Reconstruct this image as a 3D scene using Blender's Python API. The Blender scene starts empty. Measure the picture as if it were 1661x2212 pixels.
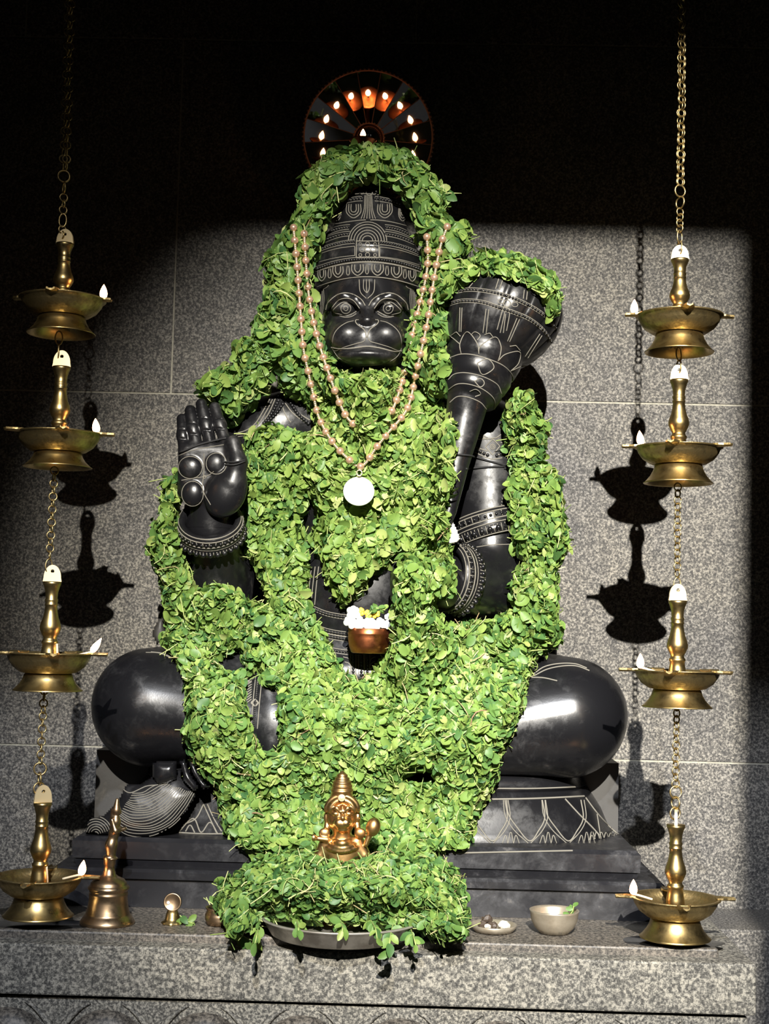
import bpy, math, random
import numpy as np
from mathutils import Vector, Matrix
from mathutils.bvhtree import BVHTree

random.seed(7)
RNG = np.random.default_rng(11)
SC = bpy.context.scene
COL = SC.collection
PI = math.pi

# ------------------------------------------------------------------ camera
FOC, CX, CY = 3080.0, 830.5, 1106.0
CAM = np.array([0.062, -3.08, 1.5])
PITCH, ROLL, YAW = math.radians(4.53), math.radians(1.37), math.radians(1.15)
cam_data = bpy.data.cameras.new('camera')
cam = bpy.data.objects.new('camera', cam_data)
COL.objects.link(cam)
cam_data.sensor_fit = 'VERTICAL'
cam_data.sensor_height = 24.0
cam_data.lens = 24.0 * FOC / 2212.0
cam_data.clip_start = 0.05
CAM_ROT = (Matrix.Rotation(YAW, 3, 'Z') @ Matrix.Rotation(PI / 2 + PITCH, 3, 'X') @ Matrix.Rotation(ROLL, 3, 'Z'))
cam.location = CAM
cam.rotation_euler = CAM_ROT.to_euler()
SC.camera = cam
RM = np.array(CAM_ROT)

# ------------------------------------------------------------------ world, lights, exposure
w = bpy.data.worlds.new('world')
SC.world = w
w.use_nodes = True
w.node_tree.nodes['Background'].inputs[0].default_value = (0.5, 0.55, 0.7, 1)
w.node_tree.nodes['Background'].inputs[1].default_value = 0.004
SC.view_settings.view_transform = 'Standard'
SC.view_settings.look = 'None'
SC.view_settings.gamma = 1.0
SC.view_settings.use_curve_mapping = False
SC.view_settings.exposure = 0.0


def spot(name, loc, target, power, size_deg, blend, radius, colour):
    d = bpy.data.lights.new(name, 'SPOT')
    d.energy = power
    d.spot_size = math.radians(size_deg)
    d.spot_blend = blend
    d.shadow_soft_size = radius
    d.color = colour
    o = bpy.data.objects.new(name, d)
    o.location = loc
    o.rotation_euler = (Vector(target) - Vector(loc)).to_track_quat('-Z', 'Y').to_euler()
    COL.objects.link(o)
    return o


# two floodlights of the hall outside the sanctum doorway
spot('hall_floodlight', (0.30, -7.2, 4.72), (0.37, 0.3, 1.44), 10300, 19.6, 1.0, 0.03, (1.0, 0.95, 0.86))
spot('door_floodlight', (0.0, -5.0, 4.49), (0.05, 0.1, 1.0), 1150, 50, 0.8, 0.04, (0.84, 0.89, 1.0))


# ------------------------------------------------------------------ helpers
def P(px, py, Y):
    """world point that the photograph shows at pixel (px, py) when it lies at depth Y"""
    px, py, Y = np.broadcast_arrays(np.asarray(px, float), np.asarray(py, float), np.asarray(Y, float))
    v = np.stack([(px - CX) / FOC, -(py - CY) / FOC, -np.ones_like(px)], -1) @ RM.T
    t = (Y - CAM[1]) / v[..., 1]
    return CAM + v * t[..., None]


def S(Y=0.0):
    return (Y - CAM[1]) / FOC


def unproj(p):
    v = (np.asarray(p, float) - CAM) @ RM
    return CX + FOC * v[..., 0] / -v[..., 2], CY - FOC * v[..., 1] / -v[..., 2]


def nrm(v):
    v = np.asarray(v, float)
    return v / (np.linalg.norm(v, axis=-1, keepdims=True) + 1e-12)


def mesh(name, verts, faces, smooth=True):
    me = bpy.data.meshes.new(name)
    me.from_pydata([tuple(map(float, v)) for v in verts], [], [tuple(f) for f in faces])
    if smooth:
        me.polygons.foreach_set('use_smooth', [True] * len(me.polygons))
    me.update()
    return me


def mesh_np(name, verts, quads, smooth=True):
    """fast path: all faces have the same number of corners"""
    verts = np.asarray(verts, np.float32)
    quads = np.asarray(quads, np.int32)
    me = bpy.data.meshes.new(name)
    n, k = quads.shape
    me.vertices.add(len(verts))
    me.vertices.foreach_set('co', verts.ravel())
    me.loops.add(n * k)
    me.loops.foreach_set('vertex_index', quads.ravel())
    me.polygons.add(n)
    me.polygons.foreach_set('loop_start', np.arange(0, n * k, k, dtype=np.int32))
    me.polygons.foreach_set('loop_total', np.full(n, k, np.int32))
    me.polygons.foreach_set('use_smooth', np.full(n, smooth))
    me.update(calc_edges=True)
    me.validate()
    return me


def link(name, me, mat, parent=None, loc=(0, 0, 0)):
    o = bpy.data.objects.new(name, me)
    if mat is not None and len(me.materials) == 0:
        me.materials.append(mat)
    COL.objects.link(o)
    if parent is not None:
        o.parent = parent
    o.location = loc
    return o


def wob(name, verts, faces, mat, parent=None, smooth=True):
    """object from world-space vertices, kept local to its parent"""
    v = np.asarray(verts, float)
    if parent is not None:
        v = v - np.array(base_of(parent))
        return link(name, mesh(name, v, faces, smooth), mat, parent)
    c = np.array([(v[:, 0].min() + v[:, 0].max()) / 2, (v[:, 1].min() + v[:, 1].max()) / 2, v[:, 2].min()])
    return link(name, mesh(name, v - c, faces, smooth), mat, None, c)


def base_of(o):
    p = Vector((0, 0, 0))
    while o is not None:
        p = p + o.location
        o = o.parent
    return p


def tag(o, label, cat, group=None):
    o['label'] = label
    o['category'] = cat
    if group:
        o['group'] = group
    return o


def thing(name, label, cat, loc, group=None, rotz=0.0):
    o = bpy.data.objects.new(name, None)
    o.empty_display_size = 0.05
    COL.objects.link(o)
    o.location = loc
    o.rotation_euler = (0, 0, rotz)
    return tag(o, label, cat, group)


def structure(o):
    o['kind'] = 'structure'
    return o


class MB:
    """collects pieces of one mesh"""
    def __init__(self):
        self.v, self.f, self.n = [], [], 0

    def add(self, verts, faces):
        verts = np.asarray(verts, float)
        self.v.append(verts)
        self.f += [tuple(i + self.n for i in f) for f in faces]
        self.n += len(verts)
        return self

    def box(self, c, s, rot=None):
        c, s = np.asarray(c, float), np.asarray(s, float) / 2
        v = np.array([[x, y, z] for x in (-1, 1) for y in (-1, 1) for z in (-1, 1)], float) * s
        if rot is not None:
            v = v @ np.array(rot).T
        return self.add(v + c, [(0, 1, 3, 2), (4, 6, 7, 5), (0, 4, 5, 1), (2, 3, 7, 6), (0, 2, 6, 4), (1, 5, 7, 3)])

    def verts(self):
        return np.concatenate(self.v)

    def build(self, name, mat, parent=None, smooth=True, local=False):
        if local:
            return link(name, mesh(name, self.verts(), self.f, smooth), mat, parent)
        return wob(name, self.verts(), self.f, mat, parent, smooth)


def frame(axis):
    a = nrm(axis)
    h = np.array([1.0, 0, 0]) if abs(a[0]) < 0.9 else np.array([0, 1.0, 0])
    x = nrm(h - a * np.dot(h, a))
    return x, np.cross(a, x), a


def lathe(profile, seg=32, origin=(0, 0, 0), axis=(0, 0, 1), caps=True, scale=1.0, flat=1.0):
    """profile [(r, h)] turned about axis; returns verts, faces"""
    x, y, a = frame(axis)
    if abs(a[2]) > 0.9999:
        x, y = np.array([1.0, 0, 0]), np.array([0, 1.0, 0])
    th = np.arange(seg) * 2 * PI / seg
    o = np.asarray(origin, float)
    V, F = [], []
    for r, h in profile:
        V.append(o + a * h * scale + (np.cos(th)[:, None] * x + np.sin(th)[:, None] * y * flat) * r * scale)
    for i in range(len(profile) - 1):
        for j in range(seg):
            k = (j + 1) % seg
            F.append((i * seg + j, i * seg + k, (i + 1) * seg + k, (i + 1) * seg + j))
    V = np.concatenate(V)
    if caps:
        if profile[0][0] > 1e-5:
            F.append(tuple(range(seg))[::-1])
        if profile[-1][0] > 1e-5:
            F.append(tuple((len(profile) - 1) * seg + j for j in range(seg)))
    return V, F


def tube(pts, r, seg=6, closed=False, caps=True):
    pts = np.asarray(pts, float)
    n = len(pts)
    rr = np.broadcast_to(np.asarray(r, float), (n,))
    if closed:
        tg = nrm(np.roll(pts, -1, 0) - np.roll(pts, 1, 0))
    else:
        tg = nrm(np.gradient(pts, axis=0))
    u = np.array([0.0, 0, 1]) if abs(tg[0][2]) < 0.9 else np.array([1.0, 0, 0])
    th = np.arange(seg) * 2 * PI / seg
    V, F = [], []
    for i in range(n):
        u = nrm(u - tg[i] * np.dot(u, tg[i]))
        b = np.cross(tg[i], u)
        V.append(pts[i] + (np.cos(th)[:, None] * u + np.sin(th)[:, None] * b) * rr[i])
    m = n if closed else n - 1
    for i in range(m):
        i2 = (i + 1) % n
        for j in range(seg):
            k = (j + 1) % seg
            F.append((i * seg + j, i * seg + k, i2 * seg + k, i2 * seg + j))
    if caps and not closed:
        F.append(tuple(range(seg))[::-1])
        F.append(tuple((n - 1) * seg + j for j in range(seg)))
    return np.concatenate(V), F


def ball(c, r, seg=10, rings=6):
    r = np.broadcast_to(np.asarray(r, float), (3,))
    V = [(0, 0, -1)]
    for i in range(1, rings):
        t = -PI / 2 + PI * i / rings
        for j in range(seg):
            p = 2 * PI * j / seg
            V.append((math.cos(t) * math.cos(p), math.cos(t) * math.sin(p), math.sin(t)))
    V.append((0, 0, 1))
    F = []
    for j in range(seg):
        F.append((0, 1 + (j + 1) % seg, 1 + j))
    for i in range(rings - 2):
        for j in range(seg):
            k = (j + 1) % seg
            F.append((1 + i * seg + j, 1 + i * seg + k, 1 + (i + 1) * seg + k, 1 + (i + 1) * seg + j))
    e = len(V) - 1
    for j in range(seg):
        F.append((e, 1 + (rings - 2) * seg + j, 1 + (rings - 2) * seg + (j + 1) % seg))
    return np.array(V) * r + np.asarray(c, float), F


def smooth_path(pts, n):
    """Catmull-Rom through pts, n samples of equal length"""
    p = np.asarray(pts, float)
    q = np.vstack([2 * p[0] - p[1], p, 2 * p[-1] - p[-2]])
    out = []
    for i in range(1, len(q) - 2):
        t = np.linspace(0, 1, 24, endpoint=False)[:, None]
        a, b, c, d = q[i - 1], q[i], q[i + 1], q[i + 2]
        out.append(0.5 * ((2 * b) + (c - a) * t + (2 * a - 5 * b + 4 * c - d) * t ** 2 + (-a + 3 * b - 3 * c + d) * t ** 3))
    out.append(p[-1:])
    o = np.vstack(out)
    s = np.concatenate([[0], np.cumsum(np.linalg.norm(np.diff(o, axis=0), axis=1))])
    u = np.linspace(0, s[-1], n)
    return np.stack([np.interp(u, s, o[:, k]) for k in range(o.shape[1])], -1)


def path_len(p):
    return np.linalg.norm(np.diff(np.asarray(p, float), axis=0), axis=1).sum()


# ------------------------------------------------------------------ materials
def mat(name, col, rough=0.5, metal=0.0, spec=0.5):
    m = bpy.data.materials.new(name)
    m.use_nodes = True
    b = m.node_tree.nodes['Principled BSDF']
    b.inputs['Base Color'].default_value = (*col, 1)
    b.inputs['Roughness'].default_value = rough
    b.inputs['Metallic'].default_value = metal
    b.inputs['Specular IOR Level'].default_value = spec
    return m


def nodes(m):
    nt = m.node_tree
    return nt, nt.nodes, nt.links, nt.nodes['Principled BSDF']


def ramp(nt, src, stops):
    r = nt.nodes.new('ShaderNodeValToRGB')
    e = r.color_ramp.elements
    while len(e) < len(stops):
        e.new(0.5)
    for el, (p, c) in zip(e, stops):
        el.position = p
        el.color = (*c, 1)
    nt.links.new(src, r.inputs[0])
    return r


def noise(nt, scale, detail=4, rough=0.6, coord='Object', dist=0.0):
    tc = nt.nodes.new('ShaderNodeTexCoord')
    n = nt.nodes.new('ShaderNodeTexNoise')
    n.inputs['Scale'].default_value = scale
    n.inputs['Detail'].default_value = detail
    n.inputs['Roughness'].default_value = rough
    n.inputs['Distortion'].default_value = dist
    nt.links.new(tc.outputs[coord], n.inputs['Vector'])
    return n


def mixc(nt, fac, a, b, mode='MIX'):
    x = nt.nodes.new('ShaderNodeMix')
    x.data_type = 'RGBA'
    x.blend_type = mode
    for s, v in ((x.inputs[0], fac), (x.inputs[6], a), (x.inputs[7], b)):
        if hasattr(v, 'links'):
            nt.links.new(v, s)
        elif isinstance(v, (int, float)):
            s.default_value = v
        else:
            s.default_value = (*v, 1)
    return x.outputs[2]


def bump(nt, h, strength, dist=0.002):
    b = nt.nodes.new('ShaderNodeBump')
    b.inputs['Strength'].default_value = strength
    b.inputs['Distance'].default_value = dist
    nt.links.new(h, b.inputs['Height'])
    nt.links.new(b.outputs[0], nt.nodes['Principled BSDF'].inputs['Normal'])
    return b


def granite(name, stops, scale, patch, bump_s=0.25, rough=0.75):
    m = mat(name, (0.2, 0.2, 0.2), rough)
    nt, n, l, b = nodes(m)
    sp = noise(nt, scale, 3, 0.75)
    r = ramp(nt, sp.outputs['Fac'], stops)
    r.color_ramp.interpolation = 'LINEAR'
    big = noise(nt, 2.2, 5, 0.65, dist=0.4)
    rb = ramp(nt, big.outputs['Fac'], [(0.32, patch[0]), (0.7, patch[1])])
    c = mixc(nt, 1.0, r.outputs[0], rb.outputs[0], 'MULTIPLY')
    l.new(c, b.inputs['Base Color'])
    bump(nt, sp.outputs['Fac'], bump_s, 0.0015)
    return m


M = {}
M['wall'] = granite('wall_granite', [(0.36, (0.02, 0.02, 0.021)), (0.5, (0.085, 0.082, 0.077)), (0.64, (0.26, 0.25, 0.225))],
                    190, ((0.62, 0.62, 0.66), (1.15, 1.1, 1.0)))
M['mortar'] = granite('mortar', [(0.3, (0.22, 0.21, 0.18)), (0.7, (0.36, 0.34, 0.29))], 120, ((0.8, 0.8, 0.8), (1.1, 1.1, 1.0)))
M['altar'] = granite('altar_granite', [(0.36, (0.03, 0.029, 0.027)), (0.48, (0.11, 0.107, 0.097)), (0.62, (0.34, 0.325, 0.285))],
                     175, ((0.6, 0.6, 0.6), (1.2, 1.15, 1.05)))
M['altar_top'] = granite('altar_top_granite', [(0.36, (0.02, 0.019, 0.018)), (0.47, (0.075, 0.07, 0.062)), (0.62, (0.2, 0.185, 0.16))],
                         135, ((0.55, 0.55, 0.55), (1.2, 1.1, 1.0)), 0.25, 0.55)
M['floor'] = granite('floor_granite', [(0.3, (0.03, 0.03, 0.03)), (0.7, (0.14, 0.14, 0.13))], 100, ((0.8, 0.8, 0.8), (1, 1, 1)))
M['dark_wall'] = granite('plain_stone', [(0.3, (0.03, 0.03, 0.03)), (0.7, (0.10, 0.10, 0.095))], 100, ((0.8, 0.8, 0.8), (1, 1, 1)))


def black_stone(name, lo, hi, rough, dust):
    m = mat(name, lo, rough)
    nt, n, l, b = nodes(m)
    a = noise(nt, 26, 6, 0.72, dist=0.3)
    big = noise(nt, 5.5, 4, 0.6)
    mul = n.new('ShaderNodeMath')
    mul.operation = 'MULTIPLY'
    l.new(a.outputs['Fac'], mul.inputs[0])
    l.new(big.outputs['Fac'], mul.inputs[1])
    r = ramp(nt, mul.outputs[0], [(0.30, lo), (0.36, hi), (0.46, dust)])
    l.new(r.outputs[0], b.inputs['Base Color'])
    rr = ramp(nt, mul.outputs[0], [(0.22, (rough,) * 3), (0.36, (min(1, rough + 0.3),) * 3)])
    l.new(rr.outputs[0], b.inputs['Roughness'])
    fine = noise(nt, 240, 3, 0.6)
    bump(nt, fine.outputs['Fac'], 0.08, 0.001)
    return m


M['stone'] = black_stone('polished_black_stone', (0.006, 0.006, 0.007), (0.011, 0.011, 0.012), 0.26, (0.06, 0.052, 0.046))
M['base_stone'] = black_stone('black_base_stone', (0.009, 0.009, 0.011), (0.02, 0.02, 0.023), 0.34, (0.09, 0.085, 0.08))
M['carved'] = mat('carved_groove_dust', (0.15, 0.14, 0.115), 0.85)
M['grey_stone'] = black_stone('grey_carved_stone', (0.035, 0.033, 0.03), (0.06, 0.056, 0.05), 0.55, (0.12, 0.11, 0.095))


def metal(name, c1, c2, rough, scale=30, bump_scale=None):
    m = mat(name, c1, rough, 1.0)
    nt, n, l, b = nodes(m)
    a = noise(nt, scale, 5, 0.65)
    r = ramp(nt, a.outputs['Fac'], [(0.35, c2), (0.6, c1)])
    l.new(r.outputs[0], b.inputs['Base Color'])
    rr = ramp(nt, a.outputs['Fac'], [(0.3, (rough + 0.22,) * 3), (0.65, (rough,) * 3)])
    l.new(rr.outputs[0], b.inputs['Roughness'])
    if bump_scale:
        f = noise(nt, bump_scale, 2, 0.5)
        bump(nt, f.outputs['Fac'], 0.35, 0.002)
    return m


M['brass'] = metal('old_brass', (0.58, 0.43, 0.19), (0.32, 0.23, 0.09), 0.26)
M['brass_dull'] = metal('engraved_brass', (0.50, 0.38, 0.18), (0.2, 0.145, 0.06), 0.38, 60, 150)
M['plate_brass'] = mat('pale_flat_brass', (0.72, 0.58, 0.34), 0.42, 0.55)
M['chain'] = metal('chain_brass', (0.55, 0.42, 0.2), (0.3, 0.22, 0.1), 0.35)
M['bell'] = metal('bronze', (0.50, 0.36, 0.22), (0.26, 0.17, 0.1), 0.26)
M['idol'] = metal('golden_bronze', (0.66, 0.43, 0.19), (0.36, 0.19, 0.07), 0.27, 50)
M['copper'] = metal('copper', (0.55, 0.19, 0.075), (0.33, 0.10, 0.04), 0.27)
M['steel'] = metal('worn_steel', (0.55, 0.51, 0.45), (0.28, 0.25, 0.21), 0.3, 14)
M['bowl_metal'] = metal('bell_metal', (0.52, 0.46, 0.36), (0.36, 0.30, 0.22), 0.27, 20)
M['silver'] = mat('silver', (0.95, 0.95, 0.93), 0.42, 0.25)
M['mirror'] = mat('dark_mirror_glass', (0.62, 0.58, 0.55), 0.035, 1.0)
M['rim'] = mat('red_brown_rim', (0.42, 0.22, 0.15), 0.5, 0.2)
M['bead'] = mat('rose_gold_bead', (0.86, 0.56, 0.38), 0.22, 0.75)
M['bead_link'] = mat('pale_gold_link', (0.85, 0.70, 0.48), 0.3, 0.85)
M['thread'] = mat('black_thread', (0.008, 0.008, 0.009), 0.8)
M['wick'] = mat('cotton_wick', (0.7, 0.6, 0.42), 0.9)
M['white_petal'] = mat('white_petal', (0.92, 0.92, 0.88), 0.6)
M['yellow_petal'] = mat('yellow_petal', (0.85, 0.55, 0.05), 0.6)
M['white_paper'] = mat('white_cloth', (0.92, 0.88, 0.86), 0.8)
M['date'] = mat('dark_brown_piece', (0.05, 0.035, 0.025), 0.5)
M['pale_piece'] = mat('pale_crystal', (0.6, 0.56, 0.48), 0.5)
M['dark_gloss'] = mat('dark_patch', (0.006, 0.006, 0.006), 0.12)  # near-black gloss for the altar patches and groove


def emit(name, col, s):
    m = mat(name, col, 0.5)
    b = m.node_tree.nodes['Principled BSDF']
    b.inputs['Emission Color'].default_value = (*col, 1)
    b.inputs['Emission Strength'].default_value = s
    return m


M['flame'] = emit('flame', (1.0, 0.46, 0.20), 26)
M['leaf'] = None


def leaf_mat(name, stops, transl=0.25):
    m = mat(name, (0.1, 0.3, 0.03), 0.5)
    nt, n, l, b = nodes(m)
    at = n.new('ShaderNodeAttribute')
    at.attribute_name = 'tint'
    r = ramp(nt, at.outputs['Fac'], stops)
    fn = noise(nt, 90, 2, 0.5)
    rv = ramp(nt, fn.outputs['Fac'], [(0.3, (0.82, 0.82, 0.82)), (0.7, (1.1, 1.1, 1.1))])
    c = mixc(nt, 1.0, r.outputs[0], rv.outputs[0], 'MULTIPLY')
    l.new(c, b.inputs['Base Color'])
    b.inputs['Roughness'].default_value = 0.48
    b.inputs['Specular IOR Level'].default_value = 0.35
    tr = n.new('ShaderNodeBsdfTranslucent')
    l.new(c, tr.inputs[0])
    ms = n.new('ShaderNodeMixShader')
    ms.inputs[0].default_value = transl
    l.new(b.outputs[0], ms.inputs[1])
    l.new(tr.outputs[0], ms.inputs[2])
    l.new(ms.outputs[0], n['Material Output'].inputs['Surface'])
    return m


M['leaf'] = leaf_mat('basil_leaf', [(0.0, (0.042, 0.115, 0.035)), (0.3, (0.10, 0.20, 0.048)), (0.6, (0.185, 0.29, 0.06)), (0.85, (0.28, 0.36, 0.095)), (1.0, (0.38, 0.43, 0.17))])
M['stem'] = leaf_mat('basil_stem', [(0.0, (0.14, 0.22, 0.05)), (0.5, (0.36, 0.44, 0.14)), (0.9, (0.55, 0.58, 0.26)), (1.0, (0.28, 0.16, 0.1))], 0.1)
M['core'] = mat('shaded_leaf_core', (0.02, 0.045, 0.012), 0.9)  # near-black green, painted so gaps between the leaves look shaded

for k_ in ('steel', 'bowl_metal'):
    M[k_].node_tree.nodes['Principled BSDF'].inputs['Metallic'].default_value = 0.7

# ------------------------------------------------------------------ the setting
WALL_Y = 0.42
ZTOP = 1.5 - 0.612          # altar rim
ZSLAB = 1.5 - 0.596         # raised slab on the altar
CEIL = 3.95


def sbox(name, x0, x1, y0, y1, z0, z1, m, parent=None, bevel=0.0):
    mb = MB().box(((x0 + x1) / 2, (y0 + y1) / 2, (z0 + z1) / 2), (x1 - x0, y1 - y0, z1 - z0))
    o = mb.build(name, m, parent, smooth=False)
    if bevel:
        b = o.modifiers.new('bevel', 'BEVEL')
        b.width = bevel
        b.segments = 2
    return o


structure(sbox('floor', -3.0, 3.0, -9.0, 0.6, -0.1, 0.0, M['floor']))
structure(sbox('ceiling', -1.4, 1.4, -3.6, 0.6, CEIL, CEIL + 0.15, M['dark_wall']))
structure(sbox('wall_left', -1.45, -1.25, -3.4, 0.6, 0.0, CEIL, M['dark_wall']))
structure(sbox('wall_right', 1.25, 1.45, -3.4, 0.6, 0.0, CEIL, M['dark_wall']))
# doorway of the sanctum: two jambs and a lintel, outside the frame of the photograph
fw = MB()
fw.box((-1.81, -3.5, 2.3), (2.38, 0.2, 4.6))
fw.box((1.7905, -3.5, 2.3), (2.419, 0.2, 4.6))
fw.box((-0.0195, -3.5, (3.66 + 4.6) / 2), (1.201, 0.2, 4.6 - 3.66))
structure(fw.build('wall_front', M['dark_wall'], smooth=False))

wall = structure(sbox('wall_back', -1.25, 1.25, WALL_Y + 0.0025, 0.6, 0.0, CEIL, M['mortar']))
zj = [0.0, P(700, 1626, WALL_Y)[2], P(700, 857, WALL_Y)[2], P(700, 90, WALL_Y)[2], CEIL]
xj = [[P(640, 1900, WALL_Y)[0]], [P(800, 1200, WALL_Y)[0]],
      [P(376, 650, WALL_Y)[0], P(376, 650, WALL_Y)[0] + 1.62], [P(900, 40, WALL_Y)[0], -0.95]]
for r in range(4):
    xs = sorted([-1.25] + xj[r] + [1.25])
    for i in range(len(xs) - 1):
        sbox('stone_slab', xs[i] + 0.0022, xs[i + 1] - 0.0022, WALL_Y, WALL_Y + 0.03, zj[r] + 0.0022, zj[r + 1] - 0.0022, M['wall'], wall, 0.0015)

structure(sbox('trim_1', -1.25, 1.25, 0.175, WALL_Y, 0.0, 1.5 - 0.658, M['wall'], None, 0.004))

# altar: granite shelf, raised slab, frieze with round petals
altar = thing('stone_altar', 'long grey speckled granite altar shelf with a petal frieze along the bottom', 'altar', (0, -0.1, 0))
AX0, AX1 = -1.15, float(P(1634, 2066, -0.36)[0])
sbox('shelf', AX0, AX1, -0.36, 0.17, 1.5 - 0.706, ZTOP, M['altar'], altar, 0.004)
sbox('raised_slab', AX0, AX1 - 0.06, -0.315, 0.165, ZTOP - 0.01, ZSLAB, M['altar_top'], altar, 0.004)
sbox('groove', AX0 + 0.01, AX1 - 0.02, -0.335, 0.16, 1.5 - 0.714, 1.5 - 0.705, M['dark_gloss'], altar)  # set-back strip coloured near black
sbox('frieze', AX0, AX1 - 0.012, -0.345, 0.17, 0.0, 1.5 - 0.713, M['altar'], altar, 0.003)
pv, pf = [], []
for a in range(0, 13):
    t = PI * a / 12
    for k, (s, y) in enumerate(((1.0, 0.0), (0.97, -0.012), (0.86, -0.024), (0.6, -0.034), (0.0, -0.038))):
        pv.append((-math.cos(t) * 0.086 * s, y, math.sin(t) * 0.092 * s))
for a in range(12):
    for k in range(4):
        i = a * 5 + k
        pf.append((i, i + 1, i + 6, i + 5))
n0 = len(pv)
for k, (s, y) in enumerate(((1.0, 0.0), (0.97, -0.012), (0.86, -0.024), (0.6, -0.034), (0.0, -0.038))):
    pv.append((-0.086 * s, y, -0.3)); pv.append((0.086 * s, y, -0.3))
for k in range(4):
    pf.append((k, n0 + 2 * k, n0 + 2 * k + 2, k + 1))
    pf.append((60 + k, 60 + k + 1, n0 + 2 * k + 3, n0 + 2 * k + 1))
petal_me = mesh('petal', pv, pf)
spur = MB()
for s in (-1, 1):
    pts = smooth_path([(0.0, 0, -0.065), (s * 0.012, -0.002, -0.02), (s * 0.04, -0.004, 0.012), (s * 0.062, -0.002, 0.024)], 8)
    spur.add(*tube(pts, np.linspace(0.013, 0.002, 8), 6))
spur_me = mesh('petal_tip', spur.verts(), spur.f)
for k in range(-6, 5):
    x = P(440 + 0, 2170, -0.36)[0] + k * 0.1845
    if -1.1 < x < AX1 - 0.08:
        link('petal', petal_me, M['altar_top'], altar, (x, -0.345 + 0.1, 1.5 - 0.824))
        link('petal_tip', spur_me, M['altar'], altar, (x + 0.0922, -0.345 + 0.1, 1.5 - 0.745))

# ------------------------------------------------------------------ SDF modelling kit
def smin(a, b, k):
    h = np.clip(0.5 + 0.5 * (b - a) / k, 0, 1)
    return b * (1 - h) + a * h - k * h * (1 - h)


def smax(a, b, k):
    return -smin(-a, -b, k)


class SDF:
    def __init__(self, lo, hi, h):
        self.lo, self.h = np.asarray(lo, float), h
        n = np.ceil((np.asarray(hi, float) - self.lo) / h).astype(int) + 1
        ax = [self.lo[i] + np.arange(n[i]) * h for i in range(3)]
        self.X, self.Y, self.Z = [g.astype(np.float32) for g in np.meshgrid(*ax, indexing='ij')]
        self.d = np.full(tuple(n), 9.0, np.float32)

    def put(self, d, k=0.02):
        self.d = smin(self.d, d.astype(np.float32), k)

    def cut(self, d, k=0.01):
        self.d = smax(self.d, -d.astype(np.float32), k)

    def ell(self, c, r, rot=None):
        q = [self.X - c[0], self.Y - c[1], self.Z - c[2]]
        if rot is not None:
            R = np.asarray(rot)
            q = [sum(R[j][i] * q[j] for j in range(3)) for i in range(3)]
        k0 = np.sqrt(sum((q[i] / r[i]) ** 2 for i in range(3)))
        k1 = np.sqrt(sum((q[i] / r[i] ** 2) ** 2 for i in range(3))) + 1e-9
        return k0 * (k0 - 1) / k1

    def cap(self, a, b, ra, rb):
        a, b = np.asarray(a, float), np.asarray(b, float)
        ab = b - a
        t = ((self.X - a[0]) * ab[0] + (self.Y - a[1]) * ab[1] + (self.Z - a[2]) * ab[2]) / np.dot(ab, ab)
        t = np.clip(t, 0, 1)
        return np.sqrt((self.X - a[0] - t * ab[0]) ** 2 + (self.Y - a[1] - t * ab[1]) ** 2 + (self.Z - a[2] - t * ab[2]) ** 2) - (ra + (rb - ra) * t)

    def box(self, c, s, r=0.01):
        q = [np.abs(g - c[i]) - (s[i] - r) for i, g in enumerate((self.X, self.Y, self.Z))]
        o = np.sqrt(sum(np.maximum(v, 0) ** 2 for v in q))
        return o + np.minimum(np.maximum(np.maximum(q[0], q[1]), q[2]), 0) - r

    def chain(self, pts, radii, k=0.01):
        d = None
        for i in range(len(pts) - 1):
            e = self.cap(pts[i], pts[i + 1], radii[i], radii[i + 1])
            d = e if d is None else smin(d, e, k)
        return d

    def surface(self):
        """naive surface nets -> verts, quads"""
        d = self.d
        s = d < 0
        nx, ny, nz = d.shape
        C = [(i, j, k) for i in (0, 1) for j in (0, 1) for k in (0, 1)]
        sl = lambda a, o: a[o[0]:nx - 1 + o[0], o[1]:ny - 1 + o[1], o[2]:nz - 1 + o[2]]
        cnt = sum(sl(s, o).astype(np.int8) for o in C)
        act = (cnt > 0) & (cnt < 8)
        idx = -np.ones(act.shape, np.int64)
        cells = np.argwhere(act)
        idx[act] = np.arange(len(cells))
        cd = {o: d[cells[:, 0] + o[0], cells[:, 1] + o[1], cells[:, 2] + o[2]] for o in C}
        acc = np.zeros((len(cells), 3)); num = np.zeros(len(cells))
        for a in C:
            for ax in range(3):
                if a[ax]:
                    continue
                b = list(a); b[ax] = 1; b = tuple(b)
                m = (cd[a] < 0) != (cd[b] < 0)
                t = np.where(m, cd[a] / np.where(m, cd[a] - cd[b], 1), 0)
                p = np.tile(np.array(a, float), (len(cells), 1)); p[:, ax] += t
                acc += p * m[:, None]; num += m
        V = self.lo + (cells + acc / num[:, None]) * self.h
        Q = []
        for ax in range(3):
            o = [0, 0, 0]; o[ax] = 1
            A = s[:nx - o[0], :ny - o[1], :nz - o[2]]; B = s[o[0]:, o[1]:, o[2]:]
            e = np.argwhere(A != B)
            u, v = [(1, 2), (2, 0), (0, 1)][ax]
            ok = (e[:, u] > 0) & (e[:, v] > 0) & (e[:, u] < d.shape[u] - 1) & (e[:, v] < d.shape[v] - 1)
            e = e[ok]
            inside = s[e[:, 0], e[:, 1], e[:, 2]]
            q = []
            for du, dv in ((-1, -1), (0, -1), (0, 0), (-1, 0)):
                c = e.copy(); c[:, u] += du; c[:, v] += dv
                q.append(idx[c[:, 0], c[:, 1], c[:, 2]])
            q = np.stack(q, -1)
            q[~inside] = q[~inside][:, ::-1]
            Q.append(q)
        Q = np.concatenate(Q)
        return V, Q[(Q >= 0).all(1)]


STAT_V, STAT_F, STAT_N = [], [], 0
BVH = None


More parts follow.
